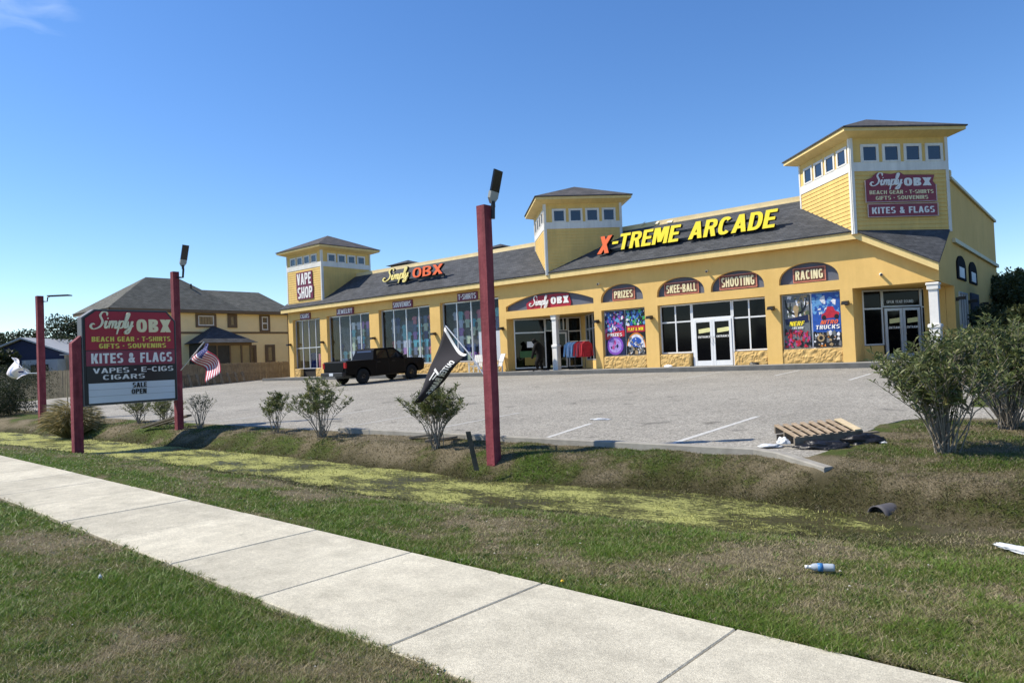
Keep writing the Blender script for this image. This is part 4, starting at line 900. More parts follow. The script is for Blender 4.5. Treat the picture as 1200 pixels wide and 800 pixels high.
# vape shop board
T=sign_thing('wall_sign',(-42.95,28.8,6.3),'tall white on maroon VAPE SHOP sign on the leftmost tower')
mb=MB(); mb.prism([(-43.92,28.905,7.32),(-43.92,28.905,8.26),(-42.02,28.905,8.26),(-42.0,28.905,7.32),(-41.9,28.905,7.2),(-41.95,28.905,6.34),(-43.85,28.905,6.34),(-43.92,28.905,7.15)],(0,-.05,0)); mb.build('board',MAROON,T)
lettering(T,'VAPE',(-43.8,28.853,7.38),EX,EZ,1.68,.80,.02,SWHITE,.04); lettering(T,'SHOP',(-43.75,28.853,6.42),EX,EZ,1.75,.80,.02,SWHITE,.04)
# small boards over the left bays
for s_,a,b in (('CIGARS',-43.42,-42.2),('JEWELRY',-39.2,-37.4),('SOUVENIRS',-33.55,-31.75),('T-SHIRTS',-28.0,-26.45)):
    T=sign_thing('bay_sign',((a+b)/2,28.7,4.95),'small maroon %s board over the %s bay of the left wing'%(s_,{'CIGARS':'leftmost','JEWELRY':'second','SOUVENIRS':'third','T-SHIRTS':'fourth'}[s_]),group='maroon word boards above the shop windows')
    mb=MB(); mb.bbox(a,b,28.72,28.795,4.93,5.37,.02); mb.build('board',MAROON,T); lettering(T,s_,(a+.1,28.718,5.0),EX,EZ,b-a-.2,.30,.012,SWHITE,.03)
# arch word boards
WB=M('word_board_brown',(.16,.055,.035),.5,.15,6)
for s_,a,b,z0,z1 in (('PRIZES',-17.98,-16.72,4.12,4.66),('SKEE-BALL',-15.25,-13.55,4.11,4.66),('SHOOTING',-12.66,-10.98,4.13,4.72),('RACING',-9.58,-8.28,4.12,4.68)):
    a+=.06; b-=.06; z0+=.03; z1-=.02
    T=sign_thing('arch_sign',((a+b)/2,28.9,z0),'cream lettered brown %s board set in its slate grey arch'%s_,group='word boards in the arches')
    mb=MB(); mb.box(a,b,28.93,28.975,z0,z1,0); 
    for (p,q_,r_,t_) in ((a-.03,b+.03,z0-.03,z0),(a-.03,b+.03,z1,z1+.03),(a-.03,a,z0,z1),(b,b+.03,z0,z1)): mb.box(p,q_,28.925,28.975,r_,t_,1)
    mb.build('board',[WB,M('word_board_rim',(.60,.22,.15),.5)],T); lettering(T,s_,(a+.07,28.928,z0+.07),EX,EZ,b-a-.14,z1-z0-.14,.015,SCREAM,.045)
T=sign_thing('arch_sign',(-21.8,28.9,4.1),'red Simply OBX sign in the wide low arch over the shop entrance')
mb=MB(); mb.prism([(-23.15,28.96,4.10),(-20.4,28.96,4.10),(-20.35,28.96,4.3),(-20.5,28.96,4.72),(-21.3,28.96,4.78),(-22.6,28.96,4.74),(-23.2,28.96,4.4)],(0,-.04,0)); mb.build('board',REDP,T)
script(T,(-23.0,28.915,4.08),EX,EZ,1.4,.68,.02,SWHITE,.20); lettering(T,'OBX',(-21.58,28.915,4.26),EX,EZ,1.12,.36,.02,SWHITE,.07)
# big tower sign on the diagonal face
T=sign_thing('wall_sign',(-5.7,29.6,6.2),'maroon Simply OBX beach gear sign on the rightmost tower')
c0=Vector((-7.06,28.32,0))+nn*.05
pt=lambda t,z: c0+qv*t+Vector((0,0,z))
mb=MB(); mb.prism([pt(.5,6.83),pt(3.22,6.78),pt(3.22,7.42),pt(3.12,7.55),pt(3.2,7.78),pt(2.0,7.80),pt(1.85,7.90),pt(1.5,7.84),pt(.95,7.90),pt(.75,7.72),pt(.5,7.62)],nn*.04)
mb.prism([pt(.56,6.28),pt(3.24,6.27),pt(3.24,6.70),pt(.56,6.72)],nn*.04); mb.build('board',MAROON2,T)
rim=MB()
for A_,B_ in (((.47,6.80),(3.25,6.80)),((.47,6.80),(.47,7.62)),((3.24,6.80),(3.24,7.42)),((.53,6.25),(3.27,6.25)),((.53,6.73),(3.27,6.73)),((.53,6.25),(.53,6.73)),((3.27,6.25),(3.27,6.73))): rim.tube([pt(*A_)+nn*.045,pt(*B_)+nn*.045],.017,4)
rim.build('rim',M('sign_rim_pink',(.6,.45,.42),.6),T)
c1=c0+nn*.043
script(T,c1+qv*.62+Vector((0,0,7.24)),qv,EZ,1.38,.64,.015,SWHITE,.20); lettering(T,'OBX',c1+qv*1.98+Vector((0,0,7.38)),qv,EZ,1.08,.30,.015,SWHITE,.07)
lettering(T,'BEACH GEAR · T-SHIRTS',c1+qv*.62+Vector((0,0,7.09)),qv,EZ,2.5,.14,.012,SCREAM,.03); lettering(T,'GIFTS · SOUVENIRS',c1+qv*.85+Vector((0,0,6.88)),qv,EZ,2.05,.14,.012,SCREAM,.03)
lettering(T,'KITES & FLAGS',c1+qv*.68+Vector((0,0,6.37)),qv,EZ,2.45,.24,.012,SWHITE,.04)
# wall lamps
def wall_lamp(x,z,first=[None],lab=''):
    if first[0] is None:
        t=thing('wall_lamp',(x,YF,z),lab,'wall lamp','down lights on the facade piers')
        mb=MB(); mb.box(x-.07,x+.07,YF-.05,YF-.001,z-.02,z+.12); mb.build('mount',DKMET,t)
        mb=MB(); mb.prism([(x-.13,YF-.05,z+.02),(x+.13,YF-.05,z+.02),(x+.10,YF-.05,z+.15),(x-.10,YF-.05,z+.15)],(0,-.28,-.03)); mb.build('hood',DKMET,t)
        first[0]=t; return t
    t=copy_tree(first[0]); t.location=(x,YF,z); t['label']=lab; return t
LPX=[(-44.75,3.17,'at the far left corner of the building'),(-40.85,3.17,'between the CIGARS and JEWELRY bays'),(-35.4,3.17,'between the JEWELRY and SOUVENIRS bays'),(-29.92,3.15,'between the SOUVENIRS and T-SHIRTS bays'),(-24.75,3.15,'left of the statue entrance'),(-18.74,3.13,'just left of the PRIZES window'),(-15.87,3.13,'between PRIZES window and arcade doors'),(-10.37,3.12,'between arcade doors and RACING window'),(-7.57,3.1,'right of the RACING window')]
for x,z,l in LPX: wall_lamp(x,z,lab='dark bronze wall lamp '+l)
for i,(y,l) in enumerate(((32.15,'nearest the front corner'),(35.3,'between the two side windows'),(38.9,'farthest back on the shaded side wall'))):
    t=thing('side_lamp',(-4.5,y,3.13),'dark lamp on the shaded side wall, '+l,'wall lamp','lamps on the side wall'); mb=MB(); mb.box(-4.499,-4.40,y-.07,y+.07,3.10,3.24); mb.build('mount',DKMET,t); mb=MB(); mb.box(-4.40,-4.18,y-.12,y+.12,3.14,3.26); mb.build('hood',DKMET,t)
for x,z,l in ((-18.6,4.98,'above the pier left of PRIZES'),(-13.1,4.98,'above the SKEE-BALL and SHOOTING arches'),(-6.35,4.12,'over the right corner entrance')):
    t=thing('security_camera',(x,YF,z),'small white security camera '+l,'camera','facade security cameras'); mb=MB(); mb.box(x-.04,x+.04,YF-.04,YF-.001,z-.04,z+.04); mb.build('mount',WHT,t); mb=MB(); mb.tube([(x,YF-.03,z),(x+.06,YF-.2,z-.03)],.05,8); mb.build('camera_body',WHT,t); mb=MB(); mb.tube([(x+.06,YF-.2,z-.03),(x+.063,YF-.21,z-.032)],.04,8); mb.build('lens',BLACK,t)

# ---- posters (generic prints)
def poster(name,label,x0,x1,z0,z1,base,shapes,texts):
    t=thing(name,((x0+x1)/2,YG,z0),label,'poster','window posters'); y=YG-.05
    mb=MB(); mb.box(x0,x1,y,y+.02,z0,z1); mb.build('backing',base,t)
    sh=MB(); mts=[]; k=0
    for (pts,mt) in shapes:
        if mt not in mts: mts.append(mt)
        k+=1; yy=y-.001-.00012*k
        sh.add([(x0+(x1-x0)*u,yy,z0+(z1-z0)*v) for u,v in pts],[tuple(range(len(pts)))],mts.index(mt))
    if shapes: sh.build('print',mts,t)
    for s_,u,v,wd,h,mt,shr in texts: lettering(t,s_,(x0+(x1-x0)*u,y-.022,z0+(z1-z0)*v),EX,EZ,wd*(x1-x0),h*(z1-z0),.006,mt,.04,shr)
    return t
def circ(cx,cy,rx,ry,n=20,a0=0,a1=2*math.pi): return [(cx+rx*math.cos(a0+(a1-a0)*i/n),cy+ry*math.sin(a0+(a1-a0)*i/n)) for i in range(n)]
def blobs(seed,cols,n,u0,u1,v0,v1,s0,s1):
    r=random.Random(seed); out=[]
    for i in range(n):
        cx=r.uniform(u0,u1); cy=r.uniform(v0,v1); a=r.uniform(s0,s1); b=a*r.uniform(.3,1); k=r.randint(3,7); ph=r.random()*6
        p=[(min(max(cx+a*math.cos(ph+6.283*j/k)*r.uniform(.6,1.2),0.01),.99),min(max(cy+b*math.sin(ph+6.283*j/k)*r.uniform(.6,1.2),0.01),.99)) for j in range(k)]
        out.append((p,r.choice(cols)))
    return out
C_=lambda n,c: M('print_'+n,c,.35,.25,9)
cB=C_('blue',(.02,.08,.35)); cDB=C_('navy',(.01,.015,.06)); cR=C_('red',(.45,.02,.04)); cW=C_('white',(.65,.65,.68)); cG=C_('green',(.05,.35,.08)); cP=C_('violet',(.20,.07,.42)); cPk=C_('magenta',(.45,.06,.25)); cK=C_('black',(.01,.01,.012)); cT=C_('tan',(.35,.25,.13)); cO=C_('orange',(.6,.2,.02)); cS=C_('sky',(.12,.3,.55)); cGr=C_('grey',(.14,.15,.16))
poster('prize_poster','purple and blue prize poster in the left half of the PRIZES window',-18.47,-17.40,1.54,3.64,cDB,
  blobs(1,[cB,cP,cW,cS,cPk],110,.03,.97,.55,.98,.015,.09)+[([(.0,.36),(1,.42),(1,.56),(0,.5)],cR),(circ(.5,.22,.42,.21),cP),(circ(.5,.22,.32,.16),C_('lilac',(.35,.25,.6))),]+blobs(2,[cDB,cPk],8,.3,.7,.12,.3,.04,.1),[('PRIZES',.12,.43,.75,.07,SWHITE,.1)])
poster('prize_poster','rainbow and green toy prize poster in the right half of the PRIZES window',-17.33,-16.27,1.54,3.64,cK,
  blobs(3,[cG,cS,cW,cB],100,.03,.97,.66,.98,.015,.08)+[([(.05,.50),(.95,.50),(.95,.64),(.05,.64)],cR),(circ(.5,.15,.48,.34,20,0,math.pi),cO),(circ(.5,.15,.43,.30,20,0,math.pi),cW),(circ(.5,.15,.36,.24,20,0,math.pi),cB)]+blobs(4,[cW,cGr,cT],60,.1,.9,.02,.38,.015,.08),[('PLAY & WIN',.12,.53,.76,.07,SYEL,0)])
antl=[([(.46,.66),(.30,.70),(.16,.80),(.12,.93),(.08,.93),(.10,.78),(.26,.66),(.44,.62)],cK),([(.54,.66),(.70,.70),(.84,.80),(.88,.93),(.92,.93),(.90,.78),(.74,.66),(.56,.62)],cK),([(.24,.69),(.27,.86),(.31,.86),(.29,.69)],cK),([(.76,.69),(.73,.86),(.69,.86),(.71,.69)],cK),(circ(.5,.74,.11,.07),cT),([(.42,.72),(.58,.72),(.54,.56),(.46,.56)],cT)]
poster('game_poster','hunting game poster with deer skull and antlers in the RACING window',-10.02,-9.0,1.54,3.64,cGr,
  blobs(5,[cGr,cT,cW,C_('moss',(.08,.1,.05))],90,.03,.97,.5,.98,.02,.10)+antl+[([(.05,.55),(.95,.62),(.95,.48),(.1,.44)],cDB)]+blobs(6,[cR,cPk,cK,cR],110,.03,.97,.02,.33,.012,.08),[('NERF',.22,.42,.55,.085,SYEL,.25),('ARCADE',.30,.36,.45,.04,SWHITE,.2)])
poster('game_poster','blue NITRO TRUCKS racing game poster in the RACING window',-8.90,-7.86,1.54,3.64,cB,
  blobs(7,[cS,cW,cB,cS],70,.03,.97,.6,.98,.02,.11)+[([(.32,.52),(.92,.54),(.97,.62),(.82,.66),(.75,.74),(.55,.74),(.48,.64),(.34,.60)],cR),(circ(.42,.54,.08,.045),cK),(circ(.86,.55,.08,.045),cK),([(.0,.0),(1,0),(1,.26),(0,.28)],cK)]+blobs(8,[cO,cT,cGr,cK,cW],70,.03,.97,.02,.26,.015,.08)+[(circ(.28,.17,.13,.07),cT),(circ(.28,.17,.07,.04),cK)],
  [('NITRO',.28,.42,.60,.075,SORG,.35),('TRUCKS',.10,.33,.85,.075,SWHITE,.15)])

# ---- merchandise behind the left wing glass
SH=[M('shirt_%d'%i,c,.8,.2,6) for i,c in enumerate([(.5,.55,.62),(.08,.35,.42),(.2,.5,.5),(.02,.04,.16),(.55,.18,.22),(.5,.58,.4),(.12,.16,.25),(.4,.2,.45),(.75,.78,.75)])]
def shirt(x,y,z,s,mt,parent,name='shirt',print_=True):
    mb=MB(); o=[(-.2,-.35),(.2,-.35),(.2,.12),(.27,.03),(.36,.10),(.24,.3),(.1,.36),(0,.32),(-.1,.36),(-.24,.3),(-.36,.10),(-.27,.03),(-.2,.12)]
    mb.prism([(x+a*s,y,z+b*s) for a,b in o],(0,.05,0)); 
    return mb.build(name,mt,parent)
bays=[(-40.42,-35.9,'JEWELRY'),(-34.97,-30.35,'SOUVENIRS'),(-29.5,-25.0,'T-SHIRTS')]
for bi,(a,b,nm) in enumerate(bays):
    t=thing('window_display',((a+b)/2,29.6,ZF),'hanging t-shirts and goods displayed behind the glass of the %s bay'%nm,'shop display')
    r=random.Random(bi+40); mb=MB(); mb.box(a+.1,b-.1,29.78,29.84,1.5,4.2); mb.build('back_board',M('display_board_%d'%bi,[(.12,.125,.13),(.09,.11,.14),(.11,.11,.12)][bi],.8,.5,2),t)
    for i in range(9):
        for j in range(6):
            if r.random()<.12 or (bi==0 and i<3 and j>2): continue
            shirt(a+.35+i*(b-a-.7)/8,29.70-.06*(i%2),1.85+j*.47,.70,r.choice(SH),t)
    if bi==2:
        mb=MB(); mb.box(b-1.9,b-.2,29.2,29.6,1.55,3.15); mb.build('cabinet',SWHITE,t)
t=thing('counter_stand',(-42.8,30,ZF),'shelves and red goods inside the CIGARS bay','shop display')
mb=MB(); mb.box(-44.1,-43.3,29.9,30.2,1.0,2.6); mb.box(-42.3,-41.6,29.9,30.2,1.0,2.2); mb.build('shelf',SH[3],t); mb=MB(); mb.box(-42.9,-42.5,29.8,30.0,1.5,2.5); mb.build('red_goods',SH[4],t)

# clothes racks at entrance 1
def rack(x,y,mt,label,n,wd):
    t=thing('clothes_rack',(x,y,ZF),label,'clothes rack'); mb=MB(); mb.tube([(x-.0,y,ZF+.02),(x,y,ZF+1.38)],.018,6); mb.tube([(x-wd,y,ZF+1.38),(x+wd,y,ZF+1.38)],.015,6); mb.tube([(x-.25,y-.2,ZF+.02),(x+.25,y+.2,ZF+.02)],.015,5); mb.tube([(x+.25,y-.2,ZF+.02),(x-.25,y+.2,ZF+.02)],.015,5); mb.build('stand',DKMET,t)
    for i in range(n):
        s=MB(); xx=x-wd*.8+1.6*wd*i/(n-1); yy=y-.12+.06*(i%3); z=ZF+1.02
        o=[(-.17,-.42),(.17,-.42),(.2,.12),(.25,-.38),(.34,-.36),(.27,.2),(.1,.33),(-.1,.33),(-.27,.2),(-.34,-.36),(-.25,-.38),(-.2,.12)]
        ca,sa=math.cos(.5+.2*i),math.sin(.5+.2*i)
        s.prism([(xx+a*ca,yy+a*sa,z+b) for a,b in o],(-sa*.09,ca*.09,0)); s.build('sweatshirt',mt[i%len(mt)],t)
    return t
rack(-20.15,28.75,[M('denim_blue',(.09,.2,.36),.8,.2,8),M('pale_blue_shirt',(.25,.38,.55),.8,.2,8)],'rack of blue sweatshirts outside the shop entrance, left of the red ones',3,.25)
rack(-19.45,28.62,[M('sweat_red',(.36,.012,.02),.8,.3,8),M('sweat_pinkred',(.42,.08,.10),.8,.2,8),M('sweat_red2',(.28,.008,.015),.8,.2,8)],'rack of red sweatshirts outside the shop entrance by the yellow pier',4,.28)

# ape statue: one continuous skinned body
def skin_figure(name,nodes,edges,mt,parent,sub=2):
    bm=bmesh.new(); vs=[bm.verts.new(n[:3]) for n in nodes]; 
    for a,b in edges: bm.edges.new((vs[a],vs[b]))
    me=bpy.data.meshes.new(name); bm.to_mesh(me); bm.free(); o=bpy.data.objects.new(name,me); COL.objects.link(o)
    md=o.modifiers.new('s','SKIN'); sv=me.skin_vertices[0].data
    for i,n in enumerate(nodes): sv[i].radius=(n[3],n[3]); 
    sv[0].use_root=True
    s=o.modifiers.new('u','SUBSURF'); s.levels=sub; s.render_levels=sub; md.use_smooth_shade=True
    dg=bpy.context.evaluated_depsgraph_get(); dg.update(); m2=bpy.data.meshes.new_from_object(o.evaluated_get(dg)); bpy.data.objects.remove(o)
    m2.materials.clear(); m2.materials.append(mt); m2.polygons.foreach_set('use_smooth',[True]*len(m2.polygons)); o=bpy.data.objects.new(name,m2); COL.objects.link(o)
    return o
# local frame: x along camera right
S0=Vector((-21.95,28.15,ZF)); sr=R0; sf=-F0
def sp_(a,f,z): p=S0+Vector(sr)*a+Vector(sf)*f+Vector((0,0,z)); return (p.x,p.y,p.z)
nd=[(*sp_(.10,0,.78),.19),(*sp_(.08,0,1.02),.23),(*sp_(0,0.02,1.28),.24),(*sp_(-.10,.04,1.40),.13),(*sp_(-.20,.06,1.52),.14),(*sp_(-.25,.08,1.60),.10),
 (*sp_(-.12,.26,1.30),.11),(*sp_(-.22,.34,1.0),.085),(*sp_(-.30,.36,.72),.07),(*sp_(-.33,.37,.60),.06),
 (*sp_(.16,-.22,1.30),.11),(*sp_(.10,-.30,1.02),.09),(*sp_(-.12,-.30,.86),.07),(*sp_(-.2,-.3,.82),.06),
 (*sp_(.02,.14,.62),.14),(*sp_(-.12,.16,.36),.11),(*sp_(-.05,.16,.10),.08),(*sp_(-.20,.2,.05),.065),(*sp_(-.32,.22,.04),.05),
 (*sp_(.18,-.14,.60),.14),(*sp_(.10,-.16,.34),.11),(*sp_(.20,-.16,.10),.08),(*sp_(.06,-.18,.05),.065),(*sp_(-.05,-.2,.04),.05)]
ed=[(0,1),(1,2),(2,3),(3,4),(4,5),(2,6),(6,7),(7,8),(8,9),(2,10),(10,11),(11,12),(12,13),(0,14),(14,15),(15,16),(16,17),(17,18),(0,19),(19,20),(20,21),(21,22),(22,23)]
t=thing('ape_statue',S0,'dark hunched ape-like statue leaning forward beside the white porch column','statue')
o=skin_figure('body',nd,ed,FURD,t); o.parent=t; o.data.transform(Matrix.Translation(-S0)); WL[o]=S0
mb=MB()
for a in (-.06,.06): mb.tube([sp_(-.33+.0,.10+a,1.60),sp_(-.35,.105+a,1.60)],.018,6)
mb.build('eyes',BLACK,t)
mb=MB(); mb.bbox(S0.x-.42,S0.x+.42,S0.y-.35,S0.y+.35,ZF,ZF+.03,.01); mb.build('base_plate',M('statue_base_grey',(.22,.21,.2),.8),t)

# white folding chairs by the T-SHIRTS bay
def chair(x,y,rz,label):
    t=thing('white_chair',(x,y,ZF),label,'chair','white slatted chairs on the shop walkway'); c,s=math.cos(rz),math.sin(rz)
    T_=Matrix.Translation((x,y,ZF))@Matrix.Rotation(rz,4,'Z')
    for sx in (-.27,.27):
        for fy_ in (-.25,.28):
            m_=MB(); m_.T=T_; m_.box(sx-.03,sx+.03,fy_-.03,fy_+.03,0,.34 if fy_>0 else .52); m_.build('leg',WHT,t)
        m_=MB(); m_.T=T_; m_.box(sx-.06,sx+.06,-.32,.34,.52,.55); m_.build('armrest',WHT,t)
    for k in range(5): m_=MB(); m_.T=T_; z=.36-.02*k; m_.box(-.27,.27,-.26+k*.11,-.17+k*.11,z,z+.02); m_.build('seat_slat',WHT,t)
    for k in range(5): m_=MB(); m_.T=T_; xx=-.25+k*.105; m_.add([(xx,.24,.28),(xx+.085,.24,.28),(xx+.085,.50,.95),(xx,.50,.95),(xx,.27,.28),(xx+.085,.27,.28),(xx+.085,.53,.95),(xx,.53,.95)],[(0,1,2,3),(7,6,5,4),(0,4,5,1),(1,5,6,2),(2,6,7,3),(3,7,4,0)]); m_.build('back_slat',WHT,t)
chair(-26.3,28.2,.3,'left of two white slatted chairs under the T-SHIRTS window')
chair(-24.85,28.15,-.4,'right of two white slatted chairs, beside the entrance pier')
for x,y,c_,l in ((-15.0,28.5,SWHITE,'crumpled white bag on the walkway under the SKEE-BALL window'),(-11.1,28.45,BLACK,'crumpled dark bag on the walkway under the SHOOTING window')):
    mb=MB(); pts=[]; r=random.Random(int(-x)); 
    bm=bmesh.new(); bmesh.ops.create_icosphere(bm,subdivisions=2,radius=1); 
    for v in bm.verts: k=1+.35*mnoise.noise(v.co*2.2+Vector((x,0,0))); v.co=Vector((v.co.x*.22*k,v.co.y*.13*k,max(-.02,v.co.z*.09*k)+.02))
    mb.add([v.co+Vector((x,y,ZF+.01)) for v in bm.verts],[tuple(v.index for v in f.verts) for f in bm.faces]); bm.free(); tag(mb.build('litter_bag',c_),l,'litter')

# ================================================================ POSTS, SIGN, FLAGS
def tz(x,y): return float(terr(np.array([x]),np.array([y]))[0])
def post_thing(x,y,ztop,s,label,light):
    z0=tz(x,y); t=thing('red_post',(x,y,z0),label,'post','red posts along the lot edge'); mb=MB()
    h=s/2; n=7; vs=[]; fs=[]
    for i in range(n+1):
        z=z0-.2+(ztop-z0+.2)*i/n; w=h*(1+random.uniform(-.02,.02)); ox=random.uniform(-.004,.004)
        vs+=[(x-w+ox,y-w,z),(x+w+ox,y-w,z),(x+w+ox,y+w,z),(x-w+ox,y+w,z)]
        if i:
            for k in range(4): j=(k+1)%4; fs.append((4*i-4+k,4*i-4+j,4*i+j,4*i+k))
    fs+=[(0,3,2,1),(4*n,4*n+1,4*n+2,4*n+3)]; mb.add(vs,fs); p=mb.build('shaft',REDPOST,t)
    return t
def solar_lamp(x,y,z,lab,flat=False,sc_=1.0):
    """bracket on the post's +X side, panel above"""
    t=thing('solar_lamp',(x,y,z),lab,'solar lamp','solar lamps on the red posts')
    c=Vector((x,y,z)); r=Vector(R0); f=Vector(-F0)
    mb=MB()
    if flat:
        mb.tube([c,c+r*.16,c+r*.18+Vector((0,0,.14)),c+r*.30+Vector((0,0,.18))],.022,6); mb.build('bracket',BLACK,t)
        mb=MB(); mb.fbox(c+r*.24+Vector((0,0,.16))-f*.12,r,(Vector((0,0,1))*.02+r*.0).normalized(),f,.72,.035,.26); mb.build('panel',BLACK,t); return t
    if sc_>1.01: mb.tube([c,c+r*.14,c+r*.16+Vector((0,0,.22))],.028,6)
    else: mb.tube([c-Vector((0,0,.16))+r*.04,c+r*.05+Vector((0,0,.06))],.032,8)
    o=c+r*(.15 if sc_>1.01 else .05)+Vector((0,0,.22 if sc_>1.01 else .02))
    mb.tube([o,o+r*.0+Vector((0,0,.10))],.035,8); mb.build('bracket',BLACK,t)
    u=(Vector((0,0,1))*.96+r*.22+f*.1).normalized(); sd_=(r*.62-f*.75+Vector((0,0,.20))).normalized(); n=u.cross(sd_).normalized(); sd_=n.cross(u).normalized()
    W=(.20 if sc_<1.01 else .15)*sc_
    mb=MB(); b=o+Vector((0,0,.06)); mb.prism([b-sd_*.03,b+sd_*.03,b+sd_*W*.5+u*.10,b+sd_*W*.5+u*.19,b-sd_*W*.5+u*.19,b-sd_*W*.5+u*.08],n*.05); mb.build('housing',M('lamp_housing_grey',(.32,.33,.31),.5,.1),t)
    mb=MB(); p=b+u*.19; mb.prism([p-sd_*W*.52,p+sd_*W*.52,p+sd_*W*.52+u*.34*sc_,p-sd_*W*.52+u*.34*sc_],n*.03); mb.build('panel',M('solar_panel_black',(.008,.008,.012),.15,0,spec=.6),t)
    return t
post_thing(-7.52,8.4,4.04,.165,'tallest looking red post in the middle, beside the leaning plank',1)
solar_lamp(-7.42,8.44,3.98,'black solar lamp tilted on top of the middle red post')
post_thing(-18.98,8.77,4.28,.165,'red post at the right edge of the roadside sign board',1)
solar_lamp(-18.88,8.8,4.12,'black solar lamp tilted on top of the red post behind the sign board',sc_=1.15)
post_thing(-28.35,8.4,4.45,.2,'leftmost red post near the white flag',1)
solar_lamp(-28.2,8.45,4.25,'thin flat solar lamp lying level on the leftmost red post',flat=True)
# roadside sign
SXx=-18.95
t=thing('roadside_sign',(SXx,7.5,-.1),'tall maroon and black Simply OBX roadside sign board with white SALE OPEN panel','sign')
fy=Vector(EY)
def yz(px_,pz_): return 6.50+(px_-90)/(725-90)*2.14, 3.19-(pz_-95)/(735-95)*2.30
mb=MB(); mb.prism([(SXx-.16,6.44,.88),(SXx-.16,8.68,.88),(SXx-.16,8.68,2.95),(SXx-.16,8.45,3.22),(SXx-.16,6.72,3.22),(SXx-.16,6.44,3.02)],(.28,0,0)); mb.build('cabinet',M('sign_cabinet_grey',(.14,.14,.145),.5,.1),t)
fx=SXx+.12
mb=MB(); mb.prism([(fx,6.47,.91),(fx,8.66,.91),(fx,8.66,2.94),(fx,8.44,3.20),(fx,6.73,3.20),(fx,6.47,3.0)],(.02,0,0)); mb.build('back_frame',BLACK,t)
def panel(p0,p1,z0,z1,mt,name='panel'):
    mb=MB(); mb.box(fx+.021,fx+.035,p0,p1,z0,z1); return mb.build(name,mt,t)
mb=MB(); mb.prism([(fx+.021,6.51,2.225),(fx+.021,8.62,2.225),(fx+.021,8.62,2.93),(fx+.021,8.42,3.17),(fx+.021,6.75,3.17),(fx+.021,6.51,2.99)],(.014,0,0)); mb.build('panel',REDP,t)
panel(6.51,8.62,1.84,2.205,MAROON2); panel(6.51,8.62,1.45,1.825,BLACK)
pn=panel(6.55,8.60,.94,1.42,LETBRD,'letter_board')
for z in (1.10,1.26): mb=MB(); mb.box(fx+.035,fx+.040,6.55,8.60,z,z+.008); mb.build('rail',M('rail_grey',(.3,.32,.34),.4),t)
TX=fx+.036
script(t,(TX,6.58,2.60),EY,EZ,1.10,.56,.012,M('letter_cream_pale',(.82,.76,.52),.5,.1,6),.21)
lettering(t,'OBX',(TX,7.68,2.66),EY,EZ,.86,.33,.012,SCREAM,.07)
lettering(t,'BEACH GEAR · T-SHIRTS',(TX,6.64,2.43),EY,EZ,1.88,.12,.01,SGOLD2,.045); lettering(t,'GIFTS · SOUVENIRS',(TX,6.80,2.265),EY,EZ,1.60,.115,.01,SGOLD2,.045)
lettering(t,'KITES & FLAGS',(TX,6.62,1.90),EY,EZ,1.93,.245,.01,SWHITE,.045)
lettering(t,'VAPES · E-CIGS',(TX,6.65,1.66),EY,EZ,1.92,.125,.01,SWHITE,.015); lettering(t,'CIGARS',(TX,6.87,1.50),EY,EZ,.98,.115,.01,SWHITE,.015)
lettering(t,'SALE',(fx+.042,7.55,1.275),EY,EZ,.34,.125,.008,BLACK,.05); lettering(t,'OPEN',(fx+.042,7.52,1.115),EY,EZ,.36,.125,.008,BLACK,.05)
t2=thing('sign_post',(SXx+.02,6.33,-.1),'near red post of the roadside sign, cut to a slanted top','post')
mb=MB(); x0,x1,y0,y1=SXx-.07,SXx+.13,6.22,6.42; mb.add([(x0,y0,-.4),(x1,y0,-.4),(x1,y1,-.4),(x0,y1,-.4),(x0,y0,2.40),(x1,y0,2.40),(x1,y1,2.58),(x0,y1,2.58)],[(0,3,2,1),(4,5,6,7),(0,1,5,4),(1,2,6,5),(2,3,7,6),(3,0,4,7)]); mb.build('shaft',REDPOST,t2)
mb=MB()
for a,b in ((0,.0),(.18,.12)): mb.prism([(-20.4-a,8.75-b*3,tz(-20.4-a,8.7)+.02),(-20.3-a,8.65-b*3,tz(-20.4,8.7)+.02),(-19.05,9.0-b*3,.52),(-19.15,9.1-b*3,.52)],(0,0,.05))
mb.v=mb.v[:8]; mb.f=mb.f[:6]; mb.m=mb.m[:6]
for i in range(2):
    mb=MB(); y=9.05-.32*i; x=-20.6+.15*i; z=tz(x,8.6)+.02; mb.fbox((x,y-.35,z),(Vector((-19.08,y,.42))-Vector((x,y-.35,z))).normalized(),EZ,EY,1.55,.05,.14)
    o=mb.build('leaning_board',GREYW); tag(o,['weathered board leaning against the sign post, farther one','weathered board leaning against the sign post, nearer one'][i],'board','boards leaning at the sign post')
mb=MB(); mb.fbox((-7.42,7.83,-.06),(.766,.643,0),(-.15,-.10,.98),(-.643,.766,0),.075,.60,.04); o=mb.build('leaning_plank',M('dark_weathered_plank',(.05,.045,.035),.95,.3,8,col2=(.11,.1,.08))); tag(o,'dark weathered plank leaning beside the middle red post','plank')
for i,(x,y,a) in enumerate(((-10.35,9.15,.5),(-9.75,9.0,.55))):
    mb=MB(); z=tz(x,y)+.02; mb.fbox((x,y,z),(math.cos(a),math.sin(a),.10),EZ,(-math.sin(a),math.cos(a),0),.6,.04,.10); o=mb.build('timber_offcut',GREYW); tag(o,['pale timber offcut on the bank left of the bushy shrub','pale timber offcut at the foot of the shrub left of the middle post'][i],'timber')

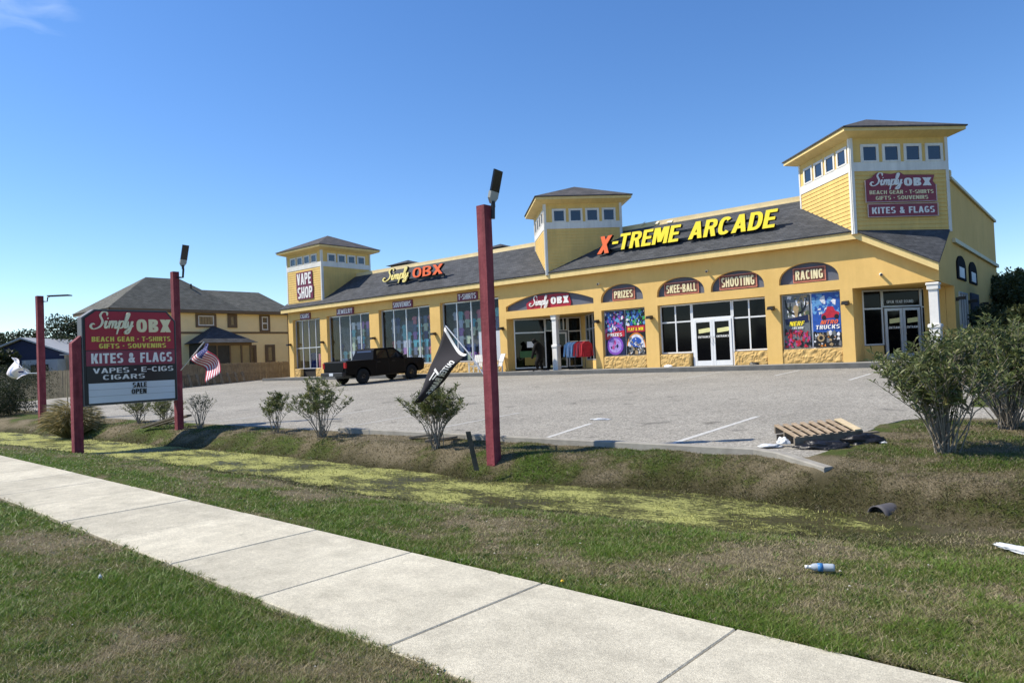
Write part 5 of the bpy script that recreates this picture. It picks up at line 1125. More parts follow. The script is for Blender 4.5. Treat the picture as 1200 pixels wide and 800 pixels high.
def cloth(name,pts_fn,nu,nv,mats_,mi_fn,parent,thick=.004):
    mb=MB(); vs=[pts_fn(i/nu,j/nv) for j in range(nv+1) for i in range(nu+1)]; k=nu+1
    fs=[];ms=[]
    for j in range(nv):
        for i in range(nu): fs.append((j*k+i,j*k+i+1,(j+1)*k+i+1,(j+1)*k+i)); ms.append(mi_fn((i+.5)/nu,(j+.5)/nv))
    mb.v=[tuple(v) for v in vs]; mb.f=fs; mb.m=ms; o=mb.build(name,mats_,parent,smooth=True)
    so=o.modifiers.new('t','SOLIDIFY'); so.thickness=thick; return o
# outer banks flag, seen from the back
t=thing('black_flag',(-7.52,8.3,1.2),'black OUTER BANKS flag drooping from a thin staff on the middle red post','flag')
A=Vector((-8.46,8.36,2.17)); Bq=Vector((-7.93,8.34,1.70)); Tl=Vector((-9.19,8.30,.90)); Mq=Vector((-8.27,8.3,1.84))
def fl(u,v):
    top=(A*(1-u)**2+Mq*2*u*(1-u)*.98+Bq*u**2) if True else A
    top=A.lerp(Bq,u)+Vector((0,0,-.13*math.sin(math.pi*u)))
    tip=Tl+Vector((.14*u,0,.02*u)); p=top.lerp(tip,v); 
    w_=.05*math.sin(u*5+v*4)+.03*math.sin(v*9+u*3); return p+Vector((-.0,w_*(.4+v),0))
FBLK=M('flag_black_cloth',(.022,.019,.024),.85,.1)
ff=cloth('cloth',fl,14,24,[FBLK,SWHITE],lambda u,v: 1 if v<.035 else 0,t)
mb=MB(); mb.tube([(-7.56,8.37,1.28),(-7.93,8.37,1.70),(-8.46,8.38,2.19)],.012,6); mb.build('staff',ALU,t)
# mirrored lettering (we look at the flag's reverse side)
lm=MB()
def on_flag(pts,off=.03): 
    out=[]
    for u,v in pts: p=fl(u,v); out.append((p.x+.01,p.y-off,p.z))
    return out
V,Fs,mn,mx_=block_text('OUTER BANKS',.18)
# running along the flag's right edge, mirrored: start near the top
vs=[]
for q_ in V:
    a=(q_-mn)/(mx_-mn); v=.16+.66*a[0]; u=.90-.24*(1-a[1]) if False else .88-.26*a[1]
    p=fl(u,v); vs.append((p.x,p.y-.012-.006*a[2],p.z))
lm.add(vs,Fs); 
for b_ in (((.30,.42),(.62,.42),(.62,.455),(.30,.455)),((.36,.455),(.43,.455),(.40,.60),(.34,.60)),((.52,.455),(.58,.455),(.53,.56),(.48,.56))):
    lm.add([ (fl(u,v).x,fl(u,v).y-.014,fl(u,v).z) for u,v in b_],[(0,1,2,3)])
lm.build('lettering',SWHITE,t)
# american flag
t=thing('american_flag',(-18.7,8.7,1.7),'stars and stripes flag on a thin pale staff beside the roadside sign','flag')
a0=Vector((-18.75,8.75,1.66)); a1=Vector((-17.20,8.62,2.32)); mb=MB(); mb.tube([a0,a1],.014,6); mb.build('staff',SWHITE,t)
fr_,fw_,fb_=M('flag_red',(.42,.03,.07),.8,.1),M('flag_white',(.72,.68,.72),.8,.1),M('flag_blue',(.03,.04,.16),.8,.1)
def usf(u,v):       # u along hoist (staff top -> down), v along fly
    h=a1.lerp(a0,.04+.62*u)
    dr=Vector((.66+.10*u,-.0,-.42+.05*u)); p=h+dr*v*1.35+Vector((.10*math.sin(v*3)*(u),.05*math.sin(v*8+u*4),.42*v*(1-v)-.16*v*v+.10*u*v))
    return p+Vector((.03*math.sin(v*11+u*5),.06*math.cos(v*9),.02*math.sin(v*12)))
def usm(u,v): return 2 if (u<.54 and v<.42) else int(u*13)%2
cf=cloth('cloth',usf,13,16,[fr_,fw_,fb_],usm,t)
mb=MB()
for i in range(5):
    for j in range(4):
        u=.06+.45*(i/4.6); v=.06+.32*j/3.3; p=usf(u,v)
        for sg in (-1,1):
            c=p+Vector((0,sg*.006,0)); mb.add([c+Vector((.016*math.cos(k*math.pi/5-.3)*(1 if k%2 else .42),0,.016*math.sin(k*math.pi/5-.3)*(1 if k%2 else .42))) for k in range(10)],[tuple(range(10))])
o=mb.build('stars',fw_,t); o['kind']='stuff'
# white flag on the leftmost post
t=thing('white_flag',(-28.5,8.4,1.6),'crumpled white flag on a thin staff at the leftmost red post','flag')
b0=Vector((-28.6,8.4,1.72)); b1=Vector((-31.55,8.4,2.42)); mb=MB(); mb.tube([Vector((-28.5,8.4,1.78)),Vector((-29.8,8.4,1.80))],.015,6); mb.tube([Vector((-29.8,8.4,1.80)),b1],.015,6); mb.build('staff',ALU,t)
def wf(u,v):
    h=b1.lerp(Vector((-29.75,8.4,1.86)),u); 
    p=h+Vector((-.35*v-.35*v*u,.10*math.sin(u*7+v*5),-.62*v*(1-.75*u)-.15*math.sin(u*3.1)*v)); return p+Vector((.06*math.sin(v*9),0,.05*math.sin(u*9+v*3)))
cloth('cloth',wf,16,12,[fw_,fb_,M('flag_pale_blue',(.35,.4,.6),.8)],lambda u,v: 1 if (.55<u<.75 and .45<v<.6) else (2 if .2<u<.3 and .3<v<.8 else 0),t)

# ================================================================ SHRUBS AND TREES
def leaf_mesh(name,pos,dirs,ln,wd,tone,mat,parent,fold=True):
    n=len(pos); pos=np.array(pos); d=np.array(dirs,float); d/=np.linalg.norm(d,axis=1,keepdims=True)+1e-9
    r=rng.normal(size=(n,3)); s=np.cross(d,r); s/=np.linalg.norm(s,axis=1,keepdims=True)+1e-9
    ln=np.asarray(ln).reshape(-1,1)*np.ones((n,1)); wd=np.asarray(wd).reshape(-1,1)*np.ones((n,1))
    V=np.empty((n,4,3)); V[:,0]=pos; V[:,1]=pos+d*ln*.5+s*wd; V[:,2]=pos+d*ln; V[:,3]=pos+d*ln*.5-s*wd
    V[:,2,2]-=(ln[:,0]*.12)
    me=bpy.data.meshes.new(name); W=WL[parent]; me.vertices.add(n*4); me.vertices.foreach_set('co',(V-np.array(W)).ravel()); me.loops.add(n*4); me.loops.foreach_set('vertex_index',np.arange(n*4)); me.polygons.add(n); me.polygons.foreach_set('loop_start',np.arange(0,n*4,4)); me.polygons.foreach_set('loop_total',np.full(n,4)); me.update()
    at=me.attributes.new('tone','FLOAT','POINT'); at.data.foreach_set('value',np.repeat(np.clip(tone,0,1),4).astype(np.float32)); me.materials.append(mat)
    o=bpy.data.objects.new(name,me); COL.objects.link(o); o.parent=parent; WL[o]=W; return o
def oleander(x,y,h,wid,nst,nleaf,label,seed,lf=.10,lowbare=.45,group='oleander shrubs along the lot edge',droop=0):
    r=np.random.default_rng(seed); z0=tz(x,y) if y<13 else .25; t=thing('oleander_shrub',(x,y,z0),label,'shrub',group)
    st=MB(); tips=[]
    for i in range(nst):
        az=r.random()*6.283; sp=(r.random()**.6)*wid*.5; hh=h*(1-.35*(sp/(wid*.5))**2)*(.8+.25*r.random())
        b=Vector((x+r.normal()*.05,y+r.normal()*.05,z0-.03)); e=Vector((x+math.cos(az)*sp,y+math.sin(az)*sp,z0+hh)); m_=b.lerp(e,.5)+Vector((-math.cos(az)*sp*.12,-math.sin(az)*sp*.12,h*.05))
        P_=[b,b.lerp(m_,.5)+Vector((r.normal()*.01,r.normal()*.01,0)),m_,m_.lerp(e,.5)+Vector((r.normal()*.02,r.normal()*.02,0)),e]; st.tube(P_,[.009,.008,.006,.0045,.002],4,cap=False)
        tips.append(P_)
        for k in range(3):
            f=.35+.5*r.random(); i0=int(f*4); p=P_[i0].lerp(P_[min(i0+1,4)],f*4-i0); a2=r.random()*6.283; q_=p+Vector((math.cos(a2)*wid*.14,math.sin(a2)*wid*.14,h*(.12+.18*r.random()))); st.tube([p,p.lerp(q_,.5)+Vector((0,0,.01)),q_],[.005,.004,.002],4,cap=False); tips.append([p,p.lerp(q_,.33),p.lerp(q_,.6),p.lerp(q_,.8),q_])
    st.build('stems',STEM,t)['kind']='stuff'
    pos=[];dr=[];tn=[]
    per=max(1,nleaf//len(tips))
    for P_ in tips:
        tone=r.random()*.5
        for k in range(per):
            f=lowbare+(1-lowbare)*r.random()**.55; i0=min(3,int(f*4)); p=P_[i0].lerp(P_[i0+1],f*4-i0)
            if (p.z-z0)<h*lowbare*.75 and r.random()<.85: continue
            a=r.random()*6.283; pos.append(p+Vector(r.normal(size=3)*.012)); dr.append((math.cos(a),math.sin(a),.1+1.6*r.random())); tn.append(tone+r.random()*.35+(.35 if r.random()<.08 else 0))
    leaf_mesh('leaves',pos,dr,lf*(.55+.75*r.random(len(pos))),lf*.10*(.8+.4*r.random(len(pos))),np.array(tn),OLE,t)['kind']='stuff'
    return t
oleander(-18.35,9.05,.95,1.0,16,520,'sparse nearly bare shrub just right of the roadside sign post',21,.07,.45)
oleander(-14.85,9.1,1.0,.95,15,1500,'small leafy shrub, second to the right of the roadside sign',22,.10,.55)
oleander(-12.85,8.95,1.2,1.45,24,2600,'wider leafy shrub in front of the pickup truck',23,.10,.5)
oleander(-9.15,8.72,1.15,1.35,30,4200,'bushy shrub under the black flag',24,.09,.42)
oleander(-1.62,10.1,1.42,2.0,64,6000,'large dense oleander on the grass right of the pallet',25,.11,.30)
oleander(-1.2,12.7,1.62,2.2,80,7000,'taller oleander behind the large one at the right edge',26,.12,.22)
oleander(.55,12.3,1.25,1.6,40,2800,'oleander cut off by the right edge of the picture',27,.12,.25)
oleander(-21.0,9.3,.75,1.3,22,1500,'low scrubby bush left under the sign board',28,.09,.25)
oleander(-22.6,9.2,.80,1.2,20,1300,'low scrubby bush behind the near sign post',29,.09,.25)
# pampas like dry clump
def clump(x,y,h,wid,n,label,seed,mat=DRYG,name='grass_clump',plumes=0):
    r=np.random.default_rng(seed); z0=tz(x,y); t=thing(name,(x,y,z0),label,'grass clump' if mat is DRYG else 'shrub')
    az=r.random(n)*6.283; sp=(r.random(n)**.7)*wid*.5; b=np.stack([x+np.cos(az)*sp*.35,y+np.sin(az)*sp*.35,np.full(n,z0)],-1)
    hh=h*(.45+.55*r.random(n))*(1-.45*(sp/(wid*.5))**2); 
    pos=[];dr=[];ln=[];tn=[]
    e=b+np.stack([np.cos(az)*sp*.9,np.sin(az)*sp*.9,hh],-1); pos=list(b); dr=list(e-b); ln=np.linalg.norm(e-b,axis=1)
    pos2=e-(e-b)*.15; dr2=(e-b)*.35+np.stack([np.cos(az)*.3,np.sin(az)*.3,-.25*np.ones(n)],-1)
    leaf_mesh('blades',np.concatenate([b,pos2]),np.concatenate([e-b,dr2]),np.concatenate([ln,ln*.4]),np.full(2*n,.012),np.concatenate([r.random(n)]*2),mat,t)['kind']='stuff'
    if plumes:
        mb=MB()
        for i in range(plumes):
            px0=x+r.normal()*wid*.12; mb.tube([(px0,y,z0+h*.4),(px0-.05,y,z0+h*1.05),(px0-.06+r.normal()*.03,y,z0+h*1.45)],[.008,.02,.004],5)
        mb.build('seed_plumes',M('plume_tan',(.42,.34,.2),.9,.2,8),t)
    return t
clump(-24.1,7.9,1.25,1.25,1500,'big tan ornamental grass clump behind the near sign post',31,plumes=3)
def tree(x,y,z0,h,wid,n,leaf,label,seed,mat=PINE,cb=.25,cl=12,group=None,name='tree',cat='tree',trunk=.16):
    r=np.random.default_rng(seed); t=thing(name,(x,y,z0),label,cat,group); tr=MB(); C_l=[]
    tr.tube([(x,y,z0-.2),(x+r.normal()*.1,y,z0+h*.35),(x+r.normal()*.2,y,z0+h*.8)],[trunk,trunk*.8,trunk*.3],7)
    for i in range(cl):
        a=r.random()*6.283; f=cb+(1-cb)*r.random(); rad=wid*.5*(math.sin(math.pi*min(1,.18+.75*(f-cb)/(1-cb)))**.7)*(.35+.65*r.random())
        c=Vector((x+math.cos(a)*rad,y+math.sin(a)*rad,z0+h*min(f,.93))); C_l.append((c,wid*(.14+.12*r.random()))); tr.tube([(x,y,z0+h*f*.6),c],[trunk*.35,trunk*.1],5)
    tr.build('trunk',BARK,t)
    pos=[];dr=[];tn=[]
    for c,rr in C_l:
        k=n//cl; v=r.normal(size=(k,3)); v/=np.linalg.norm(v,axis=1,keepdims=True); q_=v*(r.random((k,1))**.4)*rr*np.array([1,1,.62]); pos.append(np.array(c)+q_); dr.append(v+r.normal(size=(k,3))*.7+np.array([0,0,.4])); tn.append(np.clip(r.random(k)*.6+r.random()*.35,0,1))
    pos=np.concatenate(pos); leaf_mesh('crown',pos,np.concatenate(dr),leaf*(.6+.8*r.random(len(pos))),leaf*.28,np.concatenate(tn),mat,t)['kind']='stuff'; return t
# right side evergreens and thicket
k=0
for (x,y,h,wd,l) in [(-2.6,36,3.2,4.0,'shrubby tree close to the building side wall'),(1.0,34,3.4,4.4,'rounded coastal tree at the right edge, front'),(-3.0,44,3.9,4.5,'coastal tree just past the rear corner of the building'),(2.2,42,4.2,5,'broad coastal tree at the right edge, behind'),(-1.0,52,5.2,5.5,'dark tree rising over the thicket, right'),(3.4,52,5.4,6,'dark tree at the right edge, tallest'),(-4.8,58,5.2,6,'dark tree peeking past the side wall'),(.8,28.5,1.7,3.2,'low dense bush behind the driveway kerb'),(-1.4,31,2.3,3.0,'waist high bush beside the side wall'),(3.6,27.5,2.4,3.4,'bush beyond the driveway at the right edge'),(6,33,3.8,5,'tree out at the far right'),(8,44,5,6,'tall tree out at the far right')]:
    k+=1; tree(x,y,lotz(min(y,27.4)),h,wd,15000 if y<40 else 10000,.16 if y<40 else .22,l,50+k,mat=HEDGE if k not in (5,6,7,12) else PINE,cb=.12,cl=22,group='trees and bushes right of the building')
# left background trees
for i,(x,y,h,wd,l) in enumerate([(-96,22,8.2,8,'dark pine behind the navy house, leftmost'),(-90,38,6.8,8,'dark tree between the navy house and the post'),(-101,33,8.3,9,'dark pine with open crown behind the navy house'),(-93,46,6.2,8,'dark tree just left of the roadside sign'),(-104,45,7.0,10,'broad dark tree behind the leftmost post'),(-98,56,6.6,9,'dark tree showing left of the tan house'),(-88,12,6.5,9,'dark tree at the left edge'),(-80,18,4.6,7,'dark bushy tree beside the navy house'),(-110,62,7,10,'far dark tree beside the tan house roof'),(-104,28,6.6,9,'dark tree filling the gap left of the leftmost post'),(-97,34,5.6,9,'rounded dark tree right above the navy roof'),(-99,50,6.3,10,'dark tree in the gap right of the leftmost post'),(-92,30,5.2,8,'low dark tree just behind the navy roof ridge')]):
    tree(x,y,.4,h,wd,7000,.34,l,80+i,mat=PINE,cb=.3,cl=20,group='dark trees behind the houses on the left',trunk=.25)
for i,(x,y,h,wd,l) in enumerate([(-34.9,8.8,1.35,2.2,'dark bare thicket at the left edge'),(-36.5,9.6,1.9,3,'taller dark thicket at the left edge behind'),(-41,11.0,2.0,3.4,'far dark thicket at the left edge')]):
    tree(x,y,tz(x,y) if y<9 else .15,h,wd,7000,.07,l,110+i,mat=PINE,cb=.05,cl=26,group='dark thickets at the left edge',name='thicket',cat='bush',trunk=.04)

# wood beyond the road, mirrored in the shop windows
r=np.random.default_rng(77)
t=thing('roadside_wood',(-20,-60,0),'long low wood on the far side of the road','wood'); t['kind']='stuff'
n=14000; pos=np.stack([-120+200*r.random(n),-60-8*r.random(n),r.random(n)**.8*(3.4+1.4*np.sin(np.arange(n)))],-1); pos[:,2]=r.random(n)*(3.2+1.6*fbm(pos[:,0]*.12,pos[:,0]*0,3)); leaf_mesh('foliage',pos,r.normal(size=(n,3)),.9,.35,r.random(n),PINE,t)['kind']='stuff'

# ================================================================ FENCES
def fence(name,x0,y0,x1,y1,zt,zb,label,step=.15,wd=.135):
    t=thing(name,(x0,y0,zb),label,'fence'); v=Vector((x1-x0,y1-y0,0)); L_=v.length; d=v/L_; n=Vector((-d.y,d.x,0)); me_=None
    for k in range(int(L_/step)):
        if me_ is None:
            mb=MB(); mb.T=None; h=zt-zb; pts=[(0,0,0),(wd,0,0),(wd,0,h-.03),(wd-.03,0,h),(.03,0,h),(0,0,h-.03)]
            mb.prism([Vector(EX)*0+d*p[0]+Vector((0,0,p[2])) for p in pts],n*.018); o=mb.build('picket',FENCEW,None,origin=(0,0,0)); me_=o
        else: o=me_.copy(); COL.objects.link(o)
        o.parent=t; o.location=d*(k*step)+n*random.uniform(-.008,.008)+Vector((0,0,random.uniform(-.03,.02)))
    mb=MB()
    for z in (zb+.25,(zb+zt)/2,zt-.25): mb.fbox(Vector((x0,y0,z))+n*.02,d,EZ,n,L_,.09,.04)
    mb.build('rail',FENCEW,t); return t
fence('wooden_fence',-46.6,17.0,-50.1,33.6,2.13,.45,'tall wooden picket fence at the left end of the parking lot')
fence('wooden_fence',-62,12.2,-46.8,16.8,2.05,.25,'weathered picket fence running left towards the navy house')
t=thing('leaning_boards',(-47,23.5,.6),'row of pale boards leaning against the wooden fence','board rack')
for k in range(11):
    y=20.5+k*.62; x=-46.4-.211*(y-17)+.35; mb=MB(); mb.prism([(x+.55,y,.58),(x+.55,y+.16,.58),(x+.1,y+.16,1.45),(x+.1,y,1.45)],(.04,0,.02)); mb.build('board',FENCEW,t)
mb=MB(); mb.fbox((-46.4+.42-.211*3.4,20.4,1.38),Vector((-.211,1,0)).normalized(),EZ,(1,0,0),6.9,.08,.06); mb.build('top_rail',FENCEW,t)

# ================================================================ TAN HOUSE
HX=-57.0; HW=6.2
t=thing('tan_house',(HX-7,29,.3),'two storey tan house with grey shingle hip roof beyond the fence','house'); Hh=t
mb=MB(); mb.box(HX-HW,HX,21.6,36.6,.2,6.6); hw=mb.build('wall',HOUSEW,t)
sd2=MB(); lap(sd2,(HX,21.6,0),EY,15.0,.3,6.5,.2); o=sd2.build('siding_boards',HOUSEW,hw); o['kind']='stuff'
mb=MB(); mb.box(HX+.03,HX+.06,21.6,36.6,4.70,4.86); mb.box(HX+.03,HX+.07,21.5,21.72,.3,6.55); mb.box(HX+.03,HX+.07,36.4,36.62,.3,6.55); mb.box(HX,HX+.5,21.2,37.0,6.38,6.62); mb.box(HX-HW-.4,HX+.5,21.15,21.25,6.38,6.62); mb.build('brown_trim',HOUSET,t)
e=.45
def hiproof(x0,x1,y0,y1,z,rx0,rx1,ry0,ry1,rz,nm):
    mb=MB(); a=[(x0,y0,z),(x1,y0,z),(x1,y1,z),(x0,y1,z)]; 
    mb.add(a+[((rx0+rx1)/2,ry0,rz),((rx0+rx1)/2,ry1,rz)],[(0,1,4),(1,2,5,4),(2,3,5),(3,0,4,5),(3,2,1,0)]); return mb.build(nm,SHGH,t)
hiproof(HX-HW-.5,HX+.52,21.1,32.0,6.60,HX-3.1,HX-3.1,25.4,28.2,9.5,'roof')
hiproof(HX-HW-.4,HX+.50,26.6,37.1,6.63,HX-3.0,HX-3.0,29.0,35.4,8.66,'lower_roof')
mb=MB(); mb.tube([(HX-2.0,28.6,8.3),(HX-2.0,28.6,9.0)],.09,6); mb.build('vent_pipe',DKMET,t)
def hwin(y0,y1,z0,z1,white=True,grid=False,pane=DGLASS,split=False):
    mb=MB(); f=.20; mb.box(HX+.03,HX+.10,y0,y0+f,z0,z1); mb.box(HX+.03,HX+.10,y1-f,y1,z0,z1); mb.box(HX+.03,HX+.10,y0+f,y1-f,z1-f*.7,z1); mb.box(HX+.03,HX+.10,y0+f,y1-f,z0,z0+f*.7)
    w_=mb.build('window',HOUSET,t)
    mb=MB(); a,b,c,d=y0+f,y1-f,z0+f*.7,z1-f*.7; g=.09
    mb.box(HX+.03,HX+.08,a,a+g,c,d); mb.box(HX+.03,HX+.08,b-g,b,c,d); mb.box(HX+.03,HX+.08,a+g,b-g,d-g,d); mb.box(HX+.03,HX+.08,a+g,b-g,c,c+g)
    if split: mb.box(HX+.03,HX+.08,a+g,b-g,(c+d)/2-.05,(c+d)/2+.05)
    mb.build('frame',WHT if white else HOUSET,w_)
    mb=MB(); mb.box(HX+.02,HX+.05,a+g,b-g,c+g,d-g); mb.build('pane',pane,w_)
    if grid:
        for k in range(1,5): mb=MB(); yy=a+g+(b-a-2*g)*k/5; mb.box(HX+.05,HX+.065,yy-.02,yy+.02,c+g,d-g); mb.build('glazing_bar',HOUSET,w_)
PT=M('house_pane_tan',(.22,.18,.11),.2,.3,2,spec=.6); PD=M('house_pane_dark',(.05,.045,.04),.15,.2,2,spec=.6)
hwin(27.9,29.65,5.22,6.33,True,True,PT); hwin(30.65,31.5,5.2,6.36,False,False,PT); hwin(33.6,34.6,4.88,6.34,True,False,PD,True)
hwin(32.25,33.2,2.1,3.72,False,False,PD); hwin(34.05,35.0,2.1,3.73,False,False,PT)
# screened bay
mb=MB(); mb.box(HX,HX+2.4,27.3,29.5,.3,3.82,0); mb.box(HX,HX+2.38,29.5,31.4,.3,3.82,1)
for y in (29.5,30.5,31.3): mb.box(HX+2.38,HX+2.46,y-.06,y+.06,.3,3.8,2)
for y in (27.4,28.4): mb.box(HX+2.40,HX+2.46,y-.06,y+.06,.3,3.8,2)
mb.box(HX+2.38,HX+2.47,27.3,31.4,3.62,3.86,2)
mb.build('screened_porch',[HSCRN,M('porch_panel_tan',(.34,.27,.14),.8,.1),HOUSET],t)
mb=MB(); a=[(HX,26.9,3.85),(HX+2.8,26.9,3.85),(HX+2.8,31.8,3.85),(HX,31.8,3.85)]; mb.add(a+[(HX+.1,29.35,5.35)],[(0,1,4),(1,2,4),(2,3,4),(3,0,4),(3,2,1,0)]); mb.build('porch_roof',SHG,t)

# navy house
t=thing('navy_house',(-87,25,.3),'low navy gabled house with pale roof far left behind the fence','house')
dv=Vector((.766,.643,0)); bv=Vector((-.643,.766,0)); c=Vector((-87.6,24.3,0)); P2=lambda a,b,z: c+dv*a+bv*b+Vector((0,0,z))
mb=MB(); mb.prism([P2(-4.4,0,.3),P2(4.4,0,.3),P2(4.4,0,4.1),P2(0,0,5.65),P2(-4.4,0,4.1)],bv*8); mb.build('wall',NAVY,t)
mb=MB(); mb.prism([P2(-5.0,-.35,4.0),P2(0,-.35,5.82),P2(0,-.35,5.98),P2(-5.0,-.35,4.16)],bv*9); mb.prism([P2(0,-.35,5.82),P2(5.0,-.35,4.0),P2(5.0,-.35,4.16),P2(0,-.35,5.98)],bv*9); mb.build('roof',GRYRF,t)
mb=MB(); mb.prism([P2(1.6,-2.5,.3),P2(5.2,-2.5,.3),P2(5.2,-2.5,3.5),P2(1.6,-2.5,3.5)],bv*2.4); mb.build('porch_wall',M('porch_pale_grey',(.42,.44,.45),.8),t)
mb=MB(); mb.prism([P2(2.5,-2.55,1.9),P2(4.3,-2.55,1.9),P2(4.3,-2.55,3.0),P2(2.5,-2.55,3.0)],bv*.04); mb.build('window',PD,t)
t=thing('beige_shed',(-82.5,28,.3),'small beige shed between the navy house and the roadside sign','shed'); c=Vector((-83.3,27.8,0)); mb=MB(); mb.prism([P2(-.5,-1,.3),P2(1.9,-1,.3),P2(1.9,-1,3.9),P2(-.5,-1,3.9)],bv*2.5); mb.build('wall',M('shed_beige',(.36,.31,.23),.8),t); mb=MB(); mb.prism([P2(-.8,-1.3,3.9),P2(2.2,-1.3,3.9),P2(2.2,-1.3,4.0),P2(-.8,-1.3,4.0)],bv*3.1); mb.build('roof',GRYRF,t)

# ================================================================ PICKUP TRUCK (parked nose in)
TX0,TX1=-31.35,-29.42; TY0=22.05; zg=lambda y: lotz(y)
t=thing('pickup_truck',(-30.4,24.7,lotz(24.7)),'black crew cab pickup truck parked nose in before the JEWELRY and SOUVENIRS bays','pickup truck')
sl_=math.atan(.0326); T_=Matrix.Translation((0,TY0,lotz(TY0)))@Matrix.Rotation(sl_,4,'X')
def tb(): m_=MB(); m_.T=T_; return m_
def arch(yc_,r_,z,n=10): return [(yc_+r_*math.cos(math.pi*(1-i/n)) , z+r_*math.sin(math.pi*(1-i/n))) for i in range(n+1)]
Wr,Wf=1.10,4.42
side=[(.02,.62)]+[(.62,.50)]+arch(Wr,.47,.42)+[(1.72,.42),(3.82,.42)]+arch(Wf,.47,.42)+[(5.05,.42),(5.30,.50),(5.36,.80),(5.33,1.02),(5.20,1.14),(3.85,1.22),(.05,1.22),(0,1.15)]
m_=tb(); m_.prism([(TX0+.02,y,z) for y,z in side],(TX1-TX0-.04,0,0)); body=m_.build('body',CARP,t)
bv_=body.modifiers.new('b','BEVEL'); bv_.width=.035; bv_.segments=3; bv_.limit_method='ANGLE'; bv_.angle_limit=R(50)
# cab: tapered greenhouse
cab=[(1.78,1.20),(1.98,1.74),(2.15,1.80),(3.25,1.80),(3.42,1.76),(4.15,1.20)]
m_=tb(); n=len(cab); vs=[]; 
for sx,ins in ((TX0+.04,1),(TX1-.04,-1)):
    for y,z in cab: vs.append((sx+ins*.20*(z-1.2)/.6,y,z))
fs=[tuple(range(n)),tuple(range(2*n-1,n-1,-1))]+[(i,n+i,n+(i+1)%n,(i+1)%n) for i in range(n)]
m_.add(vs,fs); cabo=m_.build('cab',CARP,t); b2=cabo.modifiers.new('b','BEVEL'); b2.width=.03; b2.segments=2
def side_x(z,s): return (TX1-.04-.20*(z-1.2)/.6+.006) if s>0 else (TX0+.04+.20*(z-1.2)/.6-.006)
for s_ in (1,-1):
    for q_ in ([(2.02,1.26),(2.14,1.68),(2.78,1.70),(2.78,1.26)],[(2.90,1.26),(2.90,1.70),(3.34,1.69),(3.92,1.26)]):
        m_=tb(); m_.prism([(side_x(z,s_),y,z) for y,z in q_],(.006*s_,0,0)); m_.build('side_window',TGLASS,t)
    for y in (2.80,3.90,1.95):
        m_=tb(); m_.box(*( (TX1-.022,TX1-.017) if s_>0 else (TX0+.017,TX0+.022)),y,y+.012,.5,1.2); m_.build('door_seam',BLACK,t)
    for y in (2.02,3.02): m_=tb(); m_.box(*( (TX1-.02,TX1+.015) if s_>0 else (TX0-.015,TX0+.02)),y,y+.2,1.06,1.10); m_.build('door_handle',DKMET,t)
    m_=tb(); m_.bbox(*((TX1-.02,TX1+.22) if s_>0 else (TX0-.22,TX0+.02)),3.78,3.92,1.16,1.38,.02); m_.build('mirror',BLACK,t)
    m_=tb(); m_.box(*((TX1-.16,TX1-.0) if s_>0 else (TX0,TX0+.16)),-.03,.06,.88,1.16); m_.build('tail_light',REDL,t)
    for wy in (Wr,Wf):
        cx_=TX1-.13 if s_>0 else TX0+.13; w=tb(); ring=[]
        prof=[(.14,-.12),(.30,-.12),(.375,-.10),(.40,-.05),(.40,.05),(.375,.10),(.30,.12),(.14,.12)]; N_=28; vs=[]; fs=[]
        for i in range(N_):
            a=2*math.pi*i/N_
            for rr,o in prof: vs.append((cx_+o,wy+rr*math.cos(a),.40+rr*math.sin(a)))
        K=len(prof)
        for i in range(N_):
            j=(i+1)%N_
            for k in range(K): l=(k+1)%K; fs.append((i*K+k,i*K+l,j*K+l,j*K+k))
        w.add(vs,fs); wo=w.build('wheel',TYRE,t,smooth=True); m_=tb()
        for i in range(6):
            a=2*math.pi*i/6; m_.prism([(cx_+.09*s_,wy+.05*math.cos(a-.8),.40+.05*math.sin(a-.8)),(cx_+.09*s_,wy+.24*math.cos(a-.16),.40+.24*math.sin(a-.16)),(cx_+.09*s_,wy+.24*math.cos(a+.16),.40+.24*math.sin(a+.16)),(cx_+.09*s_,wy+.05*math.cos(a+.8),.40+.05*math.sin(a+.8))],(.02*s_,0,0))
        m_.build('rim',RIM,wo)
m_=tb(); m_.add([(TX0+.30,1.83,1.30),(TX1-.30,1.83,1.30),(TX1-.38,1.955,1.68),(TX0+.38,1.955,1.68)],[(0,1,2,3)]); m_.build('rear_window',M('rear_glass_blue',(.05,.06,.10),.1,.1,3,spec=.7),t)
m_=tb(); m_.bbox(TX0+.2,TX1-.2,-.025,.01,.72,1.18,.008); m_.build('tailgate',CARP,t)
m_=tb(); m_.bbox(TX0+.05,TX1-.05,-.22,.02,.48,.68,.03); m_.build('bumper',M('bumper_dark',(.02,.02,.022),.3,.1),t)
m_=tb(); m_.box((TX0+TX1)/2-.16,(TX0+TX1)/2+.16,-.232,-.222,.52,.66); m_.build('number_plate',LETBRD,t)
m_=tb(); m_.box(TX0+.15,TX1-.15,.1,1.7,1.20,1.235); m_.build('bed_cover',BLACK,t)
m_=tb(); m_.box(TX0+.3,TX1-.3,.5,5.0,.34,.50); m_.build('chassis',BLACK,t)

# ================================================================ SMALL THINGS
# pallet: two rails-and-slats, on smashed lower pallet and bags
PZ=.50
t=thing('wooden_pallet',(-3.35,10.8,.22),'worn wooden pallet lying on rubbish at the corner of the lot','pallet')
pc=[Vector(p) for p in [(-3.95,10.75,.42),(-3.15,11.4,.48),(-2.68,10.65,.41),(-3.42,10.1,.33)]]
